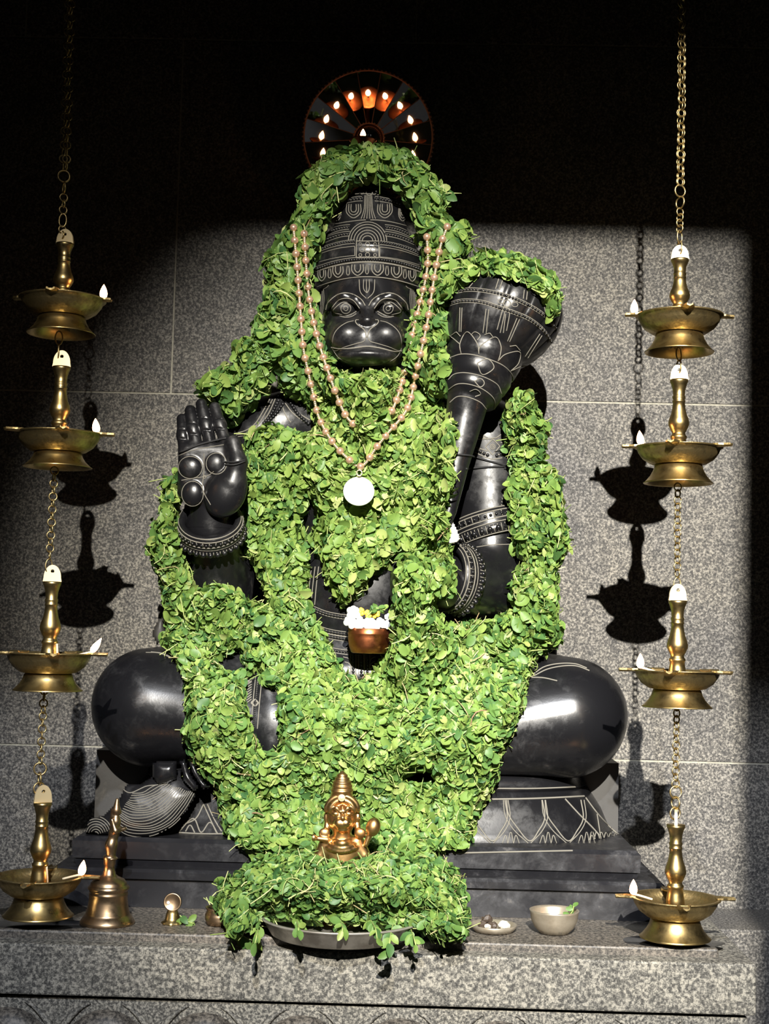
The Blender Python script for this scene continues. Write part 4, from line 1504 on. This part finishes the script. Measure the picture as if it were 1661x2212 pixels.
# the lamp that the mirrors repeat
LPY = 0.222
lp = P(784, 303, LPY)
hl = thing('oil_lamp', 'small copper oil lamp burning in front of the mirror wheel hub', 'oil lamp', lp - np.array([0, 0, 0.03]))
v, f = lathe([(0.010, -0.014), (0.024, -0.010), (0.031, -0.002), (0.033, 0.0), (0.031, 0.0), (0.022, -0.006), (0.0, -0.008)], 28, lp)
wob('dish', v, f, M['copper'], hl)
v, f = tube(smooth_path([lp + (0, 0, -0.012), lp + (0, 0.02, -0.03), lp + (0, 0.05, -0.032), hc - h_ax * (dep - 0.002) + (0, 0, -0.02)], 10), 0.004, 8)
wob('bracket', v, f, M['copper'], hl)
o = link('flame', FLAME_ME[0], None, hl, np.array([0, -0.006, 0.03 + 0.003]))
o.scale = (0.85, 0.85, 0.75)
v, f = tube([lp + (0, -0.006, -0.008), lp + (0, -0.006, 0.006)], 0.0022, 6)
wob('wick', v, f, M['wick'], hl)

# ------------------------------------------------------------------ carved cloth fan and bands below the left knee
def puff(name, poly, m, parent, base=None, thick=0.03, grow=30, step=5.0, depth=0.03, dome=None):
    """solid with the given outline, swelling towards the front"""
    poly = np.asarray(poly, float)
    x0, y0 = poly.min(0) - 6; x1, y1 = poly.max(0) + 6
    GX, GY = np.meshgrid(np.arange(x0, x1, step), np.arange(y0, y1, step), indexing='ij')
    ins = inside(poly, GX, GY)
    ed = edge_dist([poly], GX, GY)
    prof = np.sqrt(np.clip(1 - (1 - np.clip(ed / grow, 0, 1)) ** 2, 0, 1))
    Yb = base(GX, GY) if callable(base) else np.full(GX.shape, base)
    fr = Yb - thick * prof
    idx = -np.ones(GX.shape, int)
    idx[ins] = np.arange(ins.sum())
    Vf = P(GX[ins], GY[ins], fr[ins]); Vb = P(GX[ins], GY[ins], (Yb + depth)[ins])
    n = len(Vf)
    a, b, c, d = idx[:-1, :-1], idx[1:, :-1], idx[1:, 1:], idx[:-1, 1:]
    ok = (a >= 0) & (b >= 0) & (c >= 0) & (d >= 0)
    q = np.stack([a[ok], d[ok], c[ok], b[ok]], -1)
    E = set()
    for r in q:
        for u, v in zip(r, np.roll(r, -1)):
            E.add((int(u), int(v)))
    side = [(v, u, u + n, v + n) for (u, v) in E if (v, u) not in E]
    F = np.concatenate([q, q[:, ::-1] + n, np.array(side).reshape(-1, 4)])
    V = np.concatenate([Vf, Vb])
    to_bvh(V, F)
    o = link(name, mesh_np(name, V - np.array(base_of(parent)), F), m, parent)
    return o, BVHTree.FromPolygons([tuple(v) for v in V], [tuple(map(int, f)) for f in F])


def c6px(pts):
    return np.array((160, 1300)) + np.asarray(pts, float) / 3.611


fan, FANT = puff('carved_cloth_fan', c6px([(640, 1330), (520, 1420), (400, 1420), (330, 1560), (230, 1660), (110, 1690), (85, 1800), (200, 1822), (320, 1820), (450, 1845), (620, 1840), (780, 1760), (900, 1610), (965, 1490), (900, 1440), (820, 1350)]),
                 M['stone'], statue, lambda x, y: -0.005 + (1700 - y) * 0.0002, 0.03, 45, 4.0, 0.05)
cf = Carver((160, 1300), 3.611, FANT)
A0 = smooth_path([(300, 1735), (420, 1815), (600, 1828), (760, 1755), (880, 1620), (955, 1495)], 24)
A1 = smooth_path([(455, 1500), (500, 1495), (545, 1480), (590, 1455), (640, 1435), (700, 1415)], 24)
for k in range(18):
    t = k / 17
    wv_ = np.stack([np.zeros(24), 5 * np.sin(np.linspace(0, 9, 24) + k)], -1)
    cf.line(A0 * (1 - t) + A1 * t + wv_, 0.0011, False)
for k in range(7):
    r = 20 + k * 18
    cf.circle((170, 1815), r, 0.0013, r * 1.1, 15, 165)
cf.line([(640, 1430), (560, 1440), (440, 1490), (370, 1455)], 0.0014)
cf.line([(370, 1455), (300, 1545), (220, 1650)], 0.0016)
cf.build('fan', fan)
ank, _ = puff('anklet', c6px([(610, 1255), (650, 1235), (800, 1240), (815, 1380), (740, 1420), (650, 1440), (605, 1370)]), M['stone'], statue, -0.015, 0.035, 22, 4.0, 0.06)
for i, pl in enumerate(([(815, 1240), (870, 1220), (905, 1330), (990, 1450), (930, 1490), (850, 1400)], [(880, 1225), (940, 1260), (1010, 1390), (1080, 1450), (1000, 1470), (920, 1350)])):
    puff('anklet_band', c6px(pl), M['stone'], statue, -0.02 - 0.01 * i, 0.03, 14, 4.0, 0.06)
puff('sash_end', c6px([(700, 110), (650, 130), (610, 210), (605, 270), (640, 340), (680, 330), (720, 250)]), M['grey_stone'], statue, 0.22, 0.03, 12, 4.0, 0.06)
puff('sash_end', [(1170, 1385), (1195, 1368), (1208, 1392), (1204, 1420), (1180, 1412)], M['grey_stone'], statue, 0.22, 0.03, 12, 3.0, 0.06)
puff('shoulder_lock', [(578, 800), (596, 786), (604, 820), (600, 842), (580, 836)], M['grey_stone'], statue, 0.12, 0.03, 10, 3.0, 0.06)
hc_ = Carver((320, 780), 4.1525, HANDT)
for x, y, a, b in ((378, 955, 108, 100), (612, 920, 92, 96), (398, 1190, 98, 112)):
    hc_.circle((x, y), a, 0.0012, b)
hc_.line([(500, 830), (500, 1000), (490, 1150), (560, 1290)], 0.0012); hc_.line([(300, 1070), (420, 1050), (530, 1030), (590, 990)], 0.0012)
hc_.line([(270, 850), (400, 800), (560, 770), (680, 750)], 0.001)
hc_.circle((505, 1040), 14, 0.0012)
hc_.build('palm', body)
rebuild()

# ------------------------------------------------------------------ thread and cloth tied to the statue
def thread_run(pts, tree=None, off=0.003, r=0.0016):
    out = []
    for a in smooth_path(pts, max(8, int(path_len(pts) / 6))):
        h_ = hit(a[0], a[1], tree)
        out.append(h_[0] - nrm(h_[0] - CAM) * off if h_ is not None else None)
    known = [i for i, o in enumerate(out) if o is not None]
    return np.array([out[i] for i in known]), r


def c5px(pts):
    return np.array((880, 900)) + np.asarray(pts, float) / 4.1525
def c4px(pts):
    return np.array((320, 780)) + np.asarray(pts, float) / 4.1525


ARMT = BVH
th1 = MB()
for pts in ([(340, 345), (420, 340), (560, 350), (720, 395), (890, 437)], [(530, 468), (640, 458), (760, 450), (870, 447)]):
    p, r = thread_run(c5px(pts))
    p[:, 1] = np.minimum.accumulate(p[:, 1][::-1])[::-1] * 0.3 + p[:, 1] * 0.7
    th1.add(*tube(p, 0.0022, 6))
tag(th1.build('black_thread', M['thread']), 'thin black thread tied from the mace handle around the upper arm', 'thread')
th2 = MB()
p, r = thread_run(c4px([(228, 838), (300, 812), (450, 752), (600, 712), (700, 690)]), HANDT)
th2.add(*tube(p, 0.0022, 6))
for dy in (0, 24):
    p, r = thread_run(c4px([(690, 905 + dy), (780, 905 + dy), (870, 885 + dy * 0.5)]), HANDT)
    th2.add(*tube(p, 0.0018, 6))
tag(th2.build('black_thread', M['thread']), 'black thread wound across the fingers and thumb of the raised hand', 'thread')
holder = thing('folded_cloth', 'small folded white cloth tucked between mace end and bracelet', 'cloth', P(978, 1175, -0.03))
puff('cloth', c5px([(402, 915), (442, 990), (480, 1095), (445, 1138), (362, 1150), (366, 1010)]), M['white_paper'], holder, -0.03, 0.016, 8, 3.0, 0.02)

# ------------------------------------------------------------------ bead necklaces with silver pendant
def necklace(label, pts, bury=None):
    p = smooth_path(pts, int(path_len(pts) / 6))
    Y = []
    for a in p:
        h_ = hit(a[0], a[1])
        Y.append(h_[0][1] if h_ is not None else 0.1)
    Y = np.array(Y)
    for _ in range(2):
        Y = np.minimum(Y, np.convolve(np.pad(Y, 4, mode='edge'), np.ones(9) / 9, 'valid'))
    Y = np.convolve(np.pad(Y, 3, mode='edge'), np.ones(7) / 7, 'valid') - (0.046 if bury is None else np.interp(np.arange(len(p)) / len(p), [0, bury[0], bury[0] + 0.04, bury[1] - 0.04, bury[1], 1], [0.046, 0.046, -0.012, -0.012, 0.046, 0.046]))
    W3 = P(p[:, 0], p[:, 1], Y)
    root = thing('bead_necklace', label, 'necklace', W3[len(W3) // 2], 'rose gold bead necklaces')
    s = np.concatenate([[0], np.cumsum(np.linalg.norm(np.diff(W3, axis=0), axis=1))])
    n = int(s[-1] / 0.0292)
    b = np.array(root.location)
    me = mesh('bead', *ball((0, 0, 0), 0.0088, 14, 10)); me.materials.append(M['bead'])
    cap = mesh('bead_cap', *ball((0, 0, 0), (0.0036, 0.0036, 0.0036), 8, 6)); cap.materials.append(M['bead_link'])
    at = lambda u: np.array([np.interp(u, s, W3[:, k]) for k in range(3)])
    for i in range(n + 1):
        u = i * s[-1] / n
        link('bead', me, None, root, at(u) - b)
        if i < n:
            for f in (0.36, 0.5, 0.64):
                link('small_bead', cap, None, root, at(u + f * s[-1] / n) - b)
    v, f = tube(W3[::2] - b, 0.0011, 5)
    link('cord', mesh('cord', v, f), M['bead_link'], root)
    return root, W3


n1, w1 = necklace('longer bead necklace whose strands meet at the round silver pendant',
                  [(634, 492), (640, 560), (645, 622), (650, 690), (655, 752), (665, 800), (676, 850), (690, 905), (722, 960), (762, 1000), (776, 1008), (790, 1000), (812, 968), (838, 935), (880, 882), (900, 800), (914, 740), (926, 680), (938, 600), (952, 530), (966, 490)])
n2, w2 = necklace('shorter bead necklace lying inside the longer one around the face',
                  [(657, 505), (661, 570), (666, 630), (676, 690), (690, 745), (712, 812), (740, 885), (762, 915), (790, 928), (820, 918), (850, 880), (875, 800), (888, 735), (902, 675), (916, 620), (924, 565), (922, 512)], (0.46, 0.56))
pc = P(775, 1061, float(w1[len(w1) // 2][1]) - 0.01)
pen = thing('silver_pendant', 'round bright silver pendant disc hanging on the chest leaves', 'pendant', pc - np.array([0, 0, 0.034]))
pax = nrm(np.array([0.05, -1.0, 0.30]))
v, f = lathe([(0.0, 0.0), (0.0295, 0.0), (0.0305, 0.0016), (0.0330, 0.0016), (0.0338, 0.0), (0.0338, -0.002), (0.0, -0.002)], 48, pc, pax, False)
wob('disc', v, f, M['silver'], pen)
eng = MB()
ex, ey, _ = frame(pax)
for (a, b, r) in ((0.0, 0.012, 0.0035), (0.0, 0.003, 0.006), (-0.009, 0.0, 0.003), (0.009, 0.002, 0.003), (-0.006, -0.012, 0.004), (0.006, -0.012, 0.004), (0.012, 0.013, 0.003), (-0.012, 0.012, 0.002)):
    eng.add(*ball(pc + np.array([a, 0, b]) + pax * 0.0004 + np.array([0, b * 0.30, 0]), (r, 0.0012, r * 1.3), 8, 6))
eng.build('embossed_figure', M['silver'], pen)
v, f = tube([pc + np.array([0.006 * math.cos(t), -0.001, 0.040 + 0.006 * math.sin(t)]) for t in np.arange(12) * PI / 6], 0.0014, 6, True)
wob('ring', v, f, M['bead_link'], pen)

# ------------------------------------------------------------------ copper pot with flowers on the lap
POTY = 0.01
pb = P(796, 1411, POTY); ps = S(POTY)
pot = thing('copper_pot', 'small copper pot of white flowers set in the lap of the statue', 'pot', pb)
v, f = lathe([(34, 0), (38, 2), (43, 16), (45, 32), (45, 40), (46, 42), (44.5, 44), (46, 52), (44, 53), (42, 40), (40, 30), (0, 28)], 36, (0, 0, 0), (0, 0, 1), True, ps)
link('bowl', mesh('bowl', v, f), M['copper'], pot)


def flower(name, label, cat, px, py, Y, r, m, n=6, group=None):
    c = P(px, py, Y)
    mb = MB()
    ax = nrm(np.array([random.uniform(-0.4, 0.4), -1, random.uniform(0.1, 0.6)]))
    x_, y_, _ = frame(ax)
    for k in range(n):
        a = 2 * PI * k / n + random.random()
        d = x_ * math.cos(a) + y_ * math.sin(a)
        pts = [c - ax * r * 0.3, c + d * r * 0.5 + ax * r * 0.15, c + d * r + ax * r * random.uniform(0.0, 0.3)]
        mb.add(*ball(c + d * r * 0.55 + ax * r * 0.15, (r * 0.48, r * 0.30, r * 0.48), 8, 6))
    mb.add(*ball(c + ax * r * 0.2, r * 0.5, 8, 6))
    return tag(mb.build(name, m), label, cat, group)


WF = 'white flowers in the copper pot'
for px, py, r, lb in ((762, 1325, 0.016, 'white flower standing highest at the left of the copper pot'), (757, 1345, 0.015, 'white flower hanging over the left rim of the copper pot'),
                      (775, 1346, 0.015, 'white flower left of centre in the copper pot'), (798, 1350, 0.016, 'largest white flower in the middle front of the copper pot'),
                      (818, 1349, 0.015, 'white flower right of centre in the copper pot'), (838, 1333, 0.008, 'tiny white flower at the upper right of the copper pot'),
                      (836, 1350, 0.010, 'small white flower at the right rim of the copper pot')):
    flower('white_flower', lb, 'flower', px, py, POTY - 0.028, r, M['white_petal'], 6, WF)
for px, py, lb in ((778, 1322, 'yellow flower behind the left white flowers'), (795, 1327, 'yellow flower in the middle of the copper pot'), (812, 1327, 'yellow flower beside the green sprig in the copper pot')):
    flower('yellow_flower', lb, 'flower', px, py, POTY - 0.012, 0.010, M['yellow_petal'], 5, 'yellow flowers in the copper pot')


def sprig(label, pts, n=10, size=(0.012, 0.022), down=0.4, group='loose green sprigs', tint=(0.4, 0.2)):
    """loose sprig: a stem with single leaves; pts world points"""
    p = smooth_path(pts, 12)
    root = thing('leaf_sprig', label, 'sprig', p[0], group)
    v, f = tube(p - p[0], 0.0012, 5)
    me = mesh('stem', v, f)
    me.attributes.new('tint', 'FLOAT', 'POINT').data.foreach_set('value', np.full(len(v), 0.5, np.float32))
    link('stem', me, M['stem'], root)
    for i in range(n):
        q_ = p[int((i + 0.6) / n * 11)]
        nr = nrm(np.array([RNG.normal(0, 0.5), -0.8, 0.5 + RNG.normal(0, 0.4)]))
        d = RNG.normal(0, 1, 3) + np.array([0, 0, -1]) * down + nrm(p[-1] - p[0]) * 0.8
        d = nrm(d - nr * (d @ nr))
        L = RNG.uniform(*size)
        m4 = np.eye(4); m4[:3, :3] = np.stack([np.cross(d, nr), d, nr], -1) * L; m4[:3, 3] = q_ - p[0]
        o = link('leaf', LEAF_ME[int(RNG.integers(0, 6)) * 5 + int(np.clip(RNG.normal(tint[0], tint[1]) * 5, 0, 4))], None, root)
        o.matrix_local = Matrix(m4.tolist())
    return root


sprig('small green sprig on top of the flowers in the copper pot', [P(795, 1330, POTY - 0.02), P(810, 1314, POTY - 0.02), P(832, 1318, POTY - 0.015)], 14, (0.010, 0.018), 0.2)

# ------------------------------------------------------------------ plate, leaf heap and bronze bust
PLY = -0.285
plb = P(737, 2030, PLY); plb[2] = ZSLAB + 0.001
plate = thing('steel_plate', 'round worn steel plate under the heap of leaves, overhanging the altar edge', 'plate', plb)
v, f = lathe([(0.0, 0.0), (0.128, 0.0), (0.136, 0.004), (0.152, 0.030), (0.158, 0.033), (0.159, 0.035), (0.152, 0.036), (0.134, 0.008), (0.0, 0.005)], 64)
link('plate_body', mesh('plate_body', v, f), M['steel'], plate)

HEAP = [[(478, 1925), (470, 1905), (500, 1895), (525, 1872), (560, 1850), (640, 1836), (700, 1846), (740, 1856), (800, 1846), (860, 1836), (930, 1846), (985, 1876), (1000, 1915), (1012, 1955), (1016, 1985), (1006, 2028), (960, 2028), (905, 2008), (855, 2000), (810, 1996), (760, 1996), (700, 1992), (640, 1990), (575, 1985), (552, 2005), (495, 2022), (482, 1990), (452, 1950)]]
garland('leaf_heap', 'heap of green basil leaves piled on the steel plate before the statue', 'leaves', HEAP, (), thick=0.24, grow=120, dens=17, size=(0.012, 0.027), tint=(0.38, 0.23), stems=0.07, down=0.35,
        fixed=lambda x, y: np.minimum(-0.175 + (1990 - y) * 0.0004, 3080 * 0.590 / np.maximum(y - 1350 - (x - 830) * 0.024, 300) - 3.08), n_obj=300)
rebuild()
for lb, a in (('leafy sprig drooping over the left rim of the steel plate', [(560, 1990), (555, 2020), (548, 2050)]), ('leafy sprig drooping over the front centre of the steel plate', [(735, 1985), (740, 2005), (736, 2020)]),
              ('longest leafy sprig hanging below the right of the steel plate', [(850, 1990), (842, 2030), (838, 2072)]), ('leafy sprig with round leaf left of the longest hanging sprig', [(800, 1985), (812, 2010), (815, 2040)]),
              ('thin leafy sprig hanging at the far right of the steel plate', [(885, 2000), (895, 2030), (900, 2050)]), ('small sprig drooping between the left and centre of the plate', [(640, 1985), (645, 2005), (642, 2020)])):
    hq_ = [hit(a[0][0], a[0][1] + d_) for d_ in (0, -8, -16, -24, 8)]
    hh = min(h_[0][1] for h_ in hq_ if h_ is not None and h_[0][1] < 0)
    sprig(lb, [P(x, y, hh - 0.004 if i_ == 0 else min(hh - 0.01, -0.45)) for i_, (x, y) in enumerate(a)], 12, (0.014, 0.026), 1.0, 'sprigs drooping over the plate')
sprig('green sprig lying on the altar left of the leaf heap', [P(510, 2010, -0.33), P(540, 2030, -0.36), P(566, 2030, -0.37)], 6, (0.016, 0.026), 0.5)

hI = hit(740, 1700)
IY = -0.19
IO = np.array((660, 1640)); ISC = 9.216
def I(cx, cy, dy=0.0):
    return P(IO[0] + cx / ISC, IO[1] + cy / ISC, IY + dy)
ib = I(730, 2100); ib[2] = ZSLAB + 0.006
idol = thing('bronze_bust', 'golden bronze bust of the crowned monkey-faced deity rising from the leaf heap', 'figurine', ib)
k_ = SDF(I(60, 2350, -0.08) - np.array([0, 0, 0.0]), I(1560, 150, 0.06), 0.0014)
k_.put(k_.ell(I(725, 1130, 0.0), (0.030, 0.028, 0.036)), 0.004)
k_.put(k_.ell(I(735, 1280, -0.022), (0.0175, 0.014, 0.0135)), 0.005)
k_.put(k_.ell(I(665, 1270, -0.028), (0.009, 0.009, 0.009)), 0.003); k_.put(k_.ell(I(808, 1270, -0.028), (0.009, 0.009, 0.009)), 0.003)
k_.put(k_.ell(I(740, 1400, -0.022), (0.012, 0.010, 0.0045)), 0.003)
k_.put(k_.cap(I(735, 950, -0.024), I(740, 1170, -0.036), 0.0035, 0.0045), 0.004)
for s in (-1, 1):
    k_.cut(k_.ell(I(730 + s * 125, 1075, -0.034), (0.012, 0.008, 0.009)), 0.003)
    k_.put(k_.ell(I(730 + s * 125, 1085, -0.022), (0.0085, 0.007, 0.0055)), 0.0015)
    k_.put(k_.chain([I(730 + s * 40, 1050, -0.030), I(730 + s * 110, 975, -0.028), I(730 + s * 210, 1000, -0.020)], [0.0022, 0.0026, 0.002]), 0.002)
    k_.put(k_.ell(I(730 + s * 315, 1160, 0.0), (0.0055, 0.007, 0.0115)), 0.002)
    k_.put(k_.cap(I(730 + s * 300, 1280, 0.0), I(730 + s * 310, 1400, -0.004), 0.0055, 0.0065), 0.002)
    k_.put(k_.ell(I(730 + s * 355, 1475, -0.010), (0.0115, 0.006, 0.0105)), 0.002)
    k_.put(k_.cap(I(730 + s * 300, 1660, 0.004), I(730 + s * 430, 1900, 0.0), 0.015, 0.013), 0.006)
k_.put(k_.cap(I(430, 1600, -0.012), I(200, 1570, -0.016), 0.006, 0.0045), 0.003)
k_.put(k_.ell(I(160, 1560, -0.018), (0.0065, 0.006, 0.007)), 0.002)
k_.put(k_.cap(I(725, 1400, 0.0), I(725, 1640, 0.002), 0.018, 0.019), 0.006)
k_.put(k_.ell(I(725, 1800, 0.004), (0.044, 0.026, 0.030)), 0.008)
k_.put(k_.ell(I(725, 2150, 0.004), (0.038, 0.028, 0.05)), 0.012)
k_.put(k_.cap(I(1200, 1700, -0.012), I(1330, 1340, -0.012), 0.005, 0.006), 0.003)
k_.put(k_.ell(I(1345, 1350, -0.012), (0.0145, 0.0145, 0.019), Matrix.Rotation(R_(14), 3, 'Y')), 0.002)
for a0, rr in ((1.0, 0.0022), (0.78, 0.0018)):
    t = np.radians(np.linspace(8, 172, 13))
    k_.put(k_.chain([I(728 + 325 * a0 * math.cos(a), 1080 - 345 * a0 * math.sin(a), -0.012 - 0.006 * (a0 < 1)) for a in t], [rr * 1.5] * 13), 0.002)
for yy, hw, sag in ((1620, 170, 60), (1680, 270, 90), (1740, 330, 90)):
    t = np.linspace(-1, 1, 9)
    k_.put(k_.chain([I(725 + hw * u, yy + sag * (1 - u * u), -0.028 + 0.018 * u * u) for u in t], [0.0026] * 9), 0.0015)
iv, iq = k_.surface()
del k_
link('bust', mesh_np('bust', iv - np.array(idol.location), iq), M['idol'], idol)
ca_ = I(722, 760, 0.002)
u9 = S(IY) / ISC
v, f = lathe([(r * u9, h_ * u9) for r, h_ in ((235, -60), (240, 0), (215, 40), (212, 110), (222, 125), (222, 160), (200, 170), (195, 210), (205, 222), (198, 245), (185, 252), (178, 285), (186, 298), (172, 320), (150, 330), (142, 368), (148, 380), (110, 400), (104, 430), (108, 442), (70, 470), (30, 510), (0, 530))], 36, ca_, nrm((0, -0.05, 1)))
idol_crown = wob('crown', v, f, M['idol'], idol)
v, f = lathe([(0, 0.003), (4 * S(IY), 0.003), (5 * S(IY), 0.0015), (7.6 * S(IY), 0.0025), (7.6 * S(IY), 0), (0, 0)], 20, I(720, 770, -0.030), (0, -1, 0.1), False)
wob('crown_medallion', v, f, M['plate_brass'], idol_crown)
v, f = lathe([(0.052, 0.0), (0.054, 0.01), (0.046, 0.02), (0.042, 0.05), (0.044, 0.09), (0.03, 0.10)], 32, ib)
wob('pedestal', v, f, M['idol'], idol)

# ------------------------------------------------------------------ bronze bell with praying figure handle
def standing(name, label, cat, px, Y, z=None, group=None):
    b = P(px, 1990, Y); b[2] = (ZSLAB if z is None else z) + 0.0005
    return thing(name, label, cat, b, group), b


bell, bb = standing('hand_bell', 'bronze hand bell with a praying figure as handle, standing on the altar', 'bell', 232, -0.24)
bs = S(-0.25)
pr = [(57, 0), (58.5, 3), (56, 8), (50, 17), (47, 19), (46.5, 22), (44, 30), (41.5, 45), (40.5, 58), (41.5, 60), (41.5, 64), (40, 66), (41, 70), (44, 73), (44, 76), (40, 80), (38.5, 82), (38.5, 85), (36, 88), (33, 92), (20, 98), (14, 103), (13.5, 108), (12, 110), (11.5, 122), (13, 124), (13, 134), (14, 136), (14, 140), (12, 143), (0, 143)]
v, f = lathe(pr, 48, (0, 0, 0), (0, 0, 1), False, bs)
link('bell_body', mesh('bell_body', v, f), M['bell'], bell)
def B(x, y, dy=0.0):
    return np.array([(x - 500) / 7.63 * bs, dy, (2115 - y) / 7.63 * bs])
k_ = SDF((-0.03, -0.03, 0.118), (0.045, 0.03, 0.262), 0.0013)
k_.put(k_.chain([B(520, 1060), B(515, 860), B(560, 650), B(570, 480), B(575, 400)], [0.0095, 0.0105, 0.0085, 0.0085, 0.006]), 0.003)
k_.put(k_.ell(B(580, 300), (0.0085, 0.009, 0.0105)), 0.003)
k_.put(k_.cap(B(530, 300), B(510, 480), 0.0055, 0.004), 0.003)
k_.put(k_.cap(B(580, 230), B(585, 130), 0.0062, 0.0035), 0.002)
k_.put(k_.ell(B(640, 330), (0.003, 0.004, 0.004)), 0.002)
for s in (-1, 1):
    k_.put(k_.chain([B(530, 450, s * 0.009), B(595, 620, s * 0.011), B(730, 590, s * 0.002)], [0.0042, 0.004, 0.0038]), 0.002)
k_.put(k_.ell(B(530, 1075), (0.0125, 0.0125, 0.004)), 0.002)
v, q_ = k_.surface()
link('figure_handle', mesh_np('figure_handle', v, q_), M['bell'], bell)

orn, ob = standing('brass_ornament', 'tiny brass ornament with a round disc on a scalloped foot beside the bell', 'ornament', 372, -0.225)
os_ = S(-0.225)
prof = [(21, 0), (21, 3), (17, 6), (15, 12), (13.5, 20), (11, 27), (0, 30)]
V, F = lathe(prof, 32, (0, 0, 0), (0, 0, 1), False, os_)
ang = np.arctan2(V[:, 1], V[:, 0]); low = V[:, 2] < 5 * os_
V[low, :2] *= (1 + 0.12 * np.abs(np.cos(ang[low] * 4)))[:, None]
link('foot', mesh('foot', V, F), M['brass'], orn)
v, f = lathe([(0, -0.004), (15, -0.004), (17.5, -0.003), (18, 0.0), (17, 0.002), (14.5, 0.0005), (0, 0.001)], 32, (0, 0, 0), (0, 0, 1), False)
v, f = lathe([(0.0, -0.006), (0.0165, -0.006), (0.018, 0.0), (0.0165, 0.0025), (0.0145, 0.0005), (0.0, 0.001)], 32, (0, -0.004, 45 * os_), (0, -1, 0.12), False)
link('disc', mesh('disc', v, f), M['bell'], orn)
link('stud', mesh('stud', *ball((-0.008, -0.0065, 44 * os_), (0.0035, 0.002, 0.0035), 8, 6)), M['silver'], orn)
sprig('tiny green sprig lying beside the brass ornament', [ob + (0.016, -0.01, 0.018), ob + (0.030, -0.012, 0.008), ob + (0.045, -0.014, 0.004)], 5, (0.014, 0.022), 0.3)

def bowl(name, label, px, Y, prof, m, part='bowl_body', cat='bowl'):
    root, b = standing(name, label, cat, px, Y)
    v, f = lathe(prof, 44, (0, 0, 0), (0, 0, 1), True, S(Y))
    link(part, mesh(part, v, f), m, root)
    return root, b


bowl('metal_bowl', 'small dark ornate metal bowl half hidden by the left edge of the leaf heap', 474, -0.225, [(14, 0), (26, 1), (31, 12), (31, 22), (27, 30), (31, 37), (29, 37), (25, 30), (28, 20), (20, 6), (0, 5)], M['bell'])
bw, bbw = bowl('metal_bowl', 'plain round metal bowl with a leaf in it, right of the leaf heap', 1197, -0.215, [(24, 0), (30, 1), (42, 13), (49, 28), (51, 44), (53, 48), (51, 49), (48, 44), (45, 28), (36, 12), (0, 8)], M['bowl_metal'])
sprig('green sprig standing at the rim of the plain round bowl', [bbw + (0.028, -0.01, 0.036), bbw + (0.034, -0.014, 0.046), bbw + (0.036, -0.016, 0.056)], 6, (0.012, 0.018), 0.1)
sd, sbb = bowl('shallow_dish', 'shallow metal dish of dark pieces between the leaf heap and the bowl', 1066, -0.215, [(30, 0), (40, 1), (47, 8), (50, 15), (48, 16), (44, 9), (30, 4), (0, 3)], M['bowl_metal'], 'dish_body', 'dish')
for i, (dx, dy, dz, r, m, lb) in enumerate(((-0.020, 0.0, 0.012, 0.011, 'date', 'dark brown lump at the left of the shallow dish'), (-0.002, -0.006, 0.012, 0.011, 'date', 'dark brown lump in the middle of the shallow dish'),
                                            (-0.012, 0.004, 0.022, 0.011, 'date', 'topmost dark brown lump in the shallow dish'), (-0.012, -0.014, 0.012, 0.007, 'pale_piece', 'pale lump at the front of the shallow dish'),
                                            (0.020, 0.004, 0.012, 0.012, 'pale_piece', 'pale lump at the right of the shallow dish'))):
    v, f = ball(sbb + (dx, dy, dz), (r, r * 0.8, r * 0.7), 8, 6)
    v = v + RNG.normal(0, r * 0.10, v.shape)
    tag(wob('offering_piece', v, f, M[m], None, False), lb, 'offering', 'offerings in the shallow dish')

# dark glossy patches laid on the altar under the lowest lamps
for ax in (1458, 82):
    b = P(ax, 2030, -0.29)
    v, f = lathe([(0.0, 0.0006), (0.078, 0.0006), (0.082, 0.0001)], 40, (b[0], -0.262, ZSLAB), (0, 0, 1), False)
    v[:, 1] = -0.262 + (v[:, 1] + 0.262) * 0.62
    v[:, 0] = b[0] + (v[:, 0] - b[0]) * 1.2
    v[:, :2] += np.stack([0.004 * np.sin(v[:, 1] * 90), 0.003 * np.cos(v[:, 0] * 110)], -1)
    wob('dark_patch', v, f, M['dark_gloss'], altar)
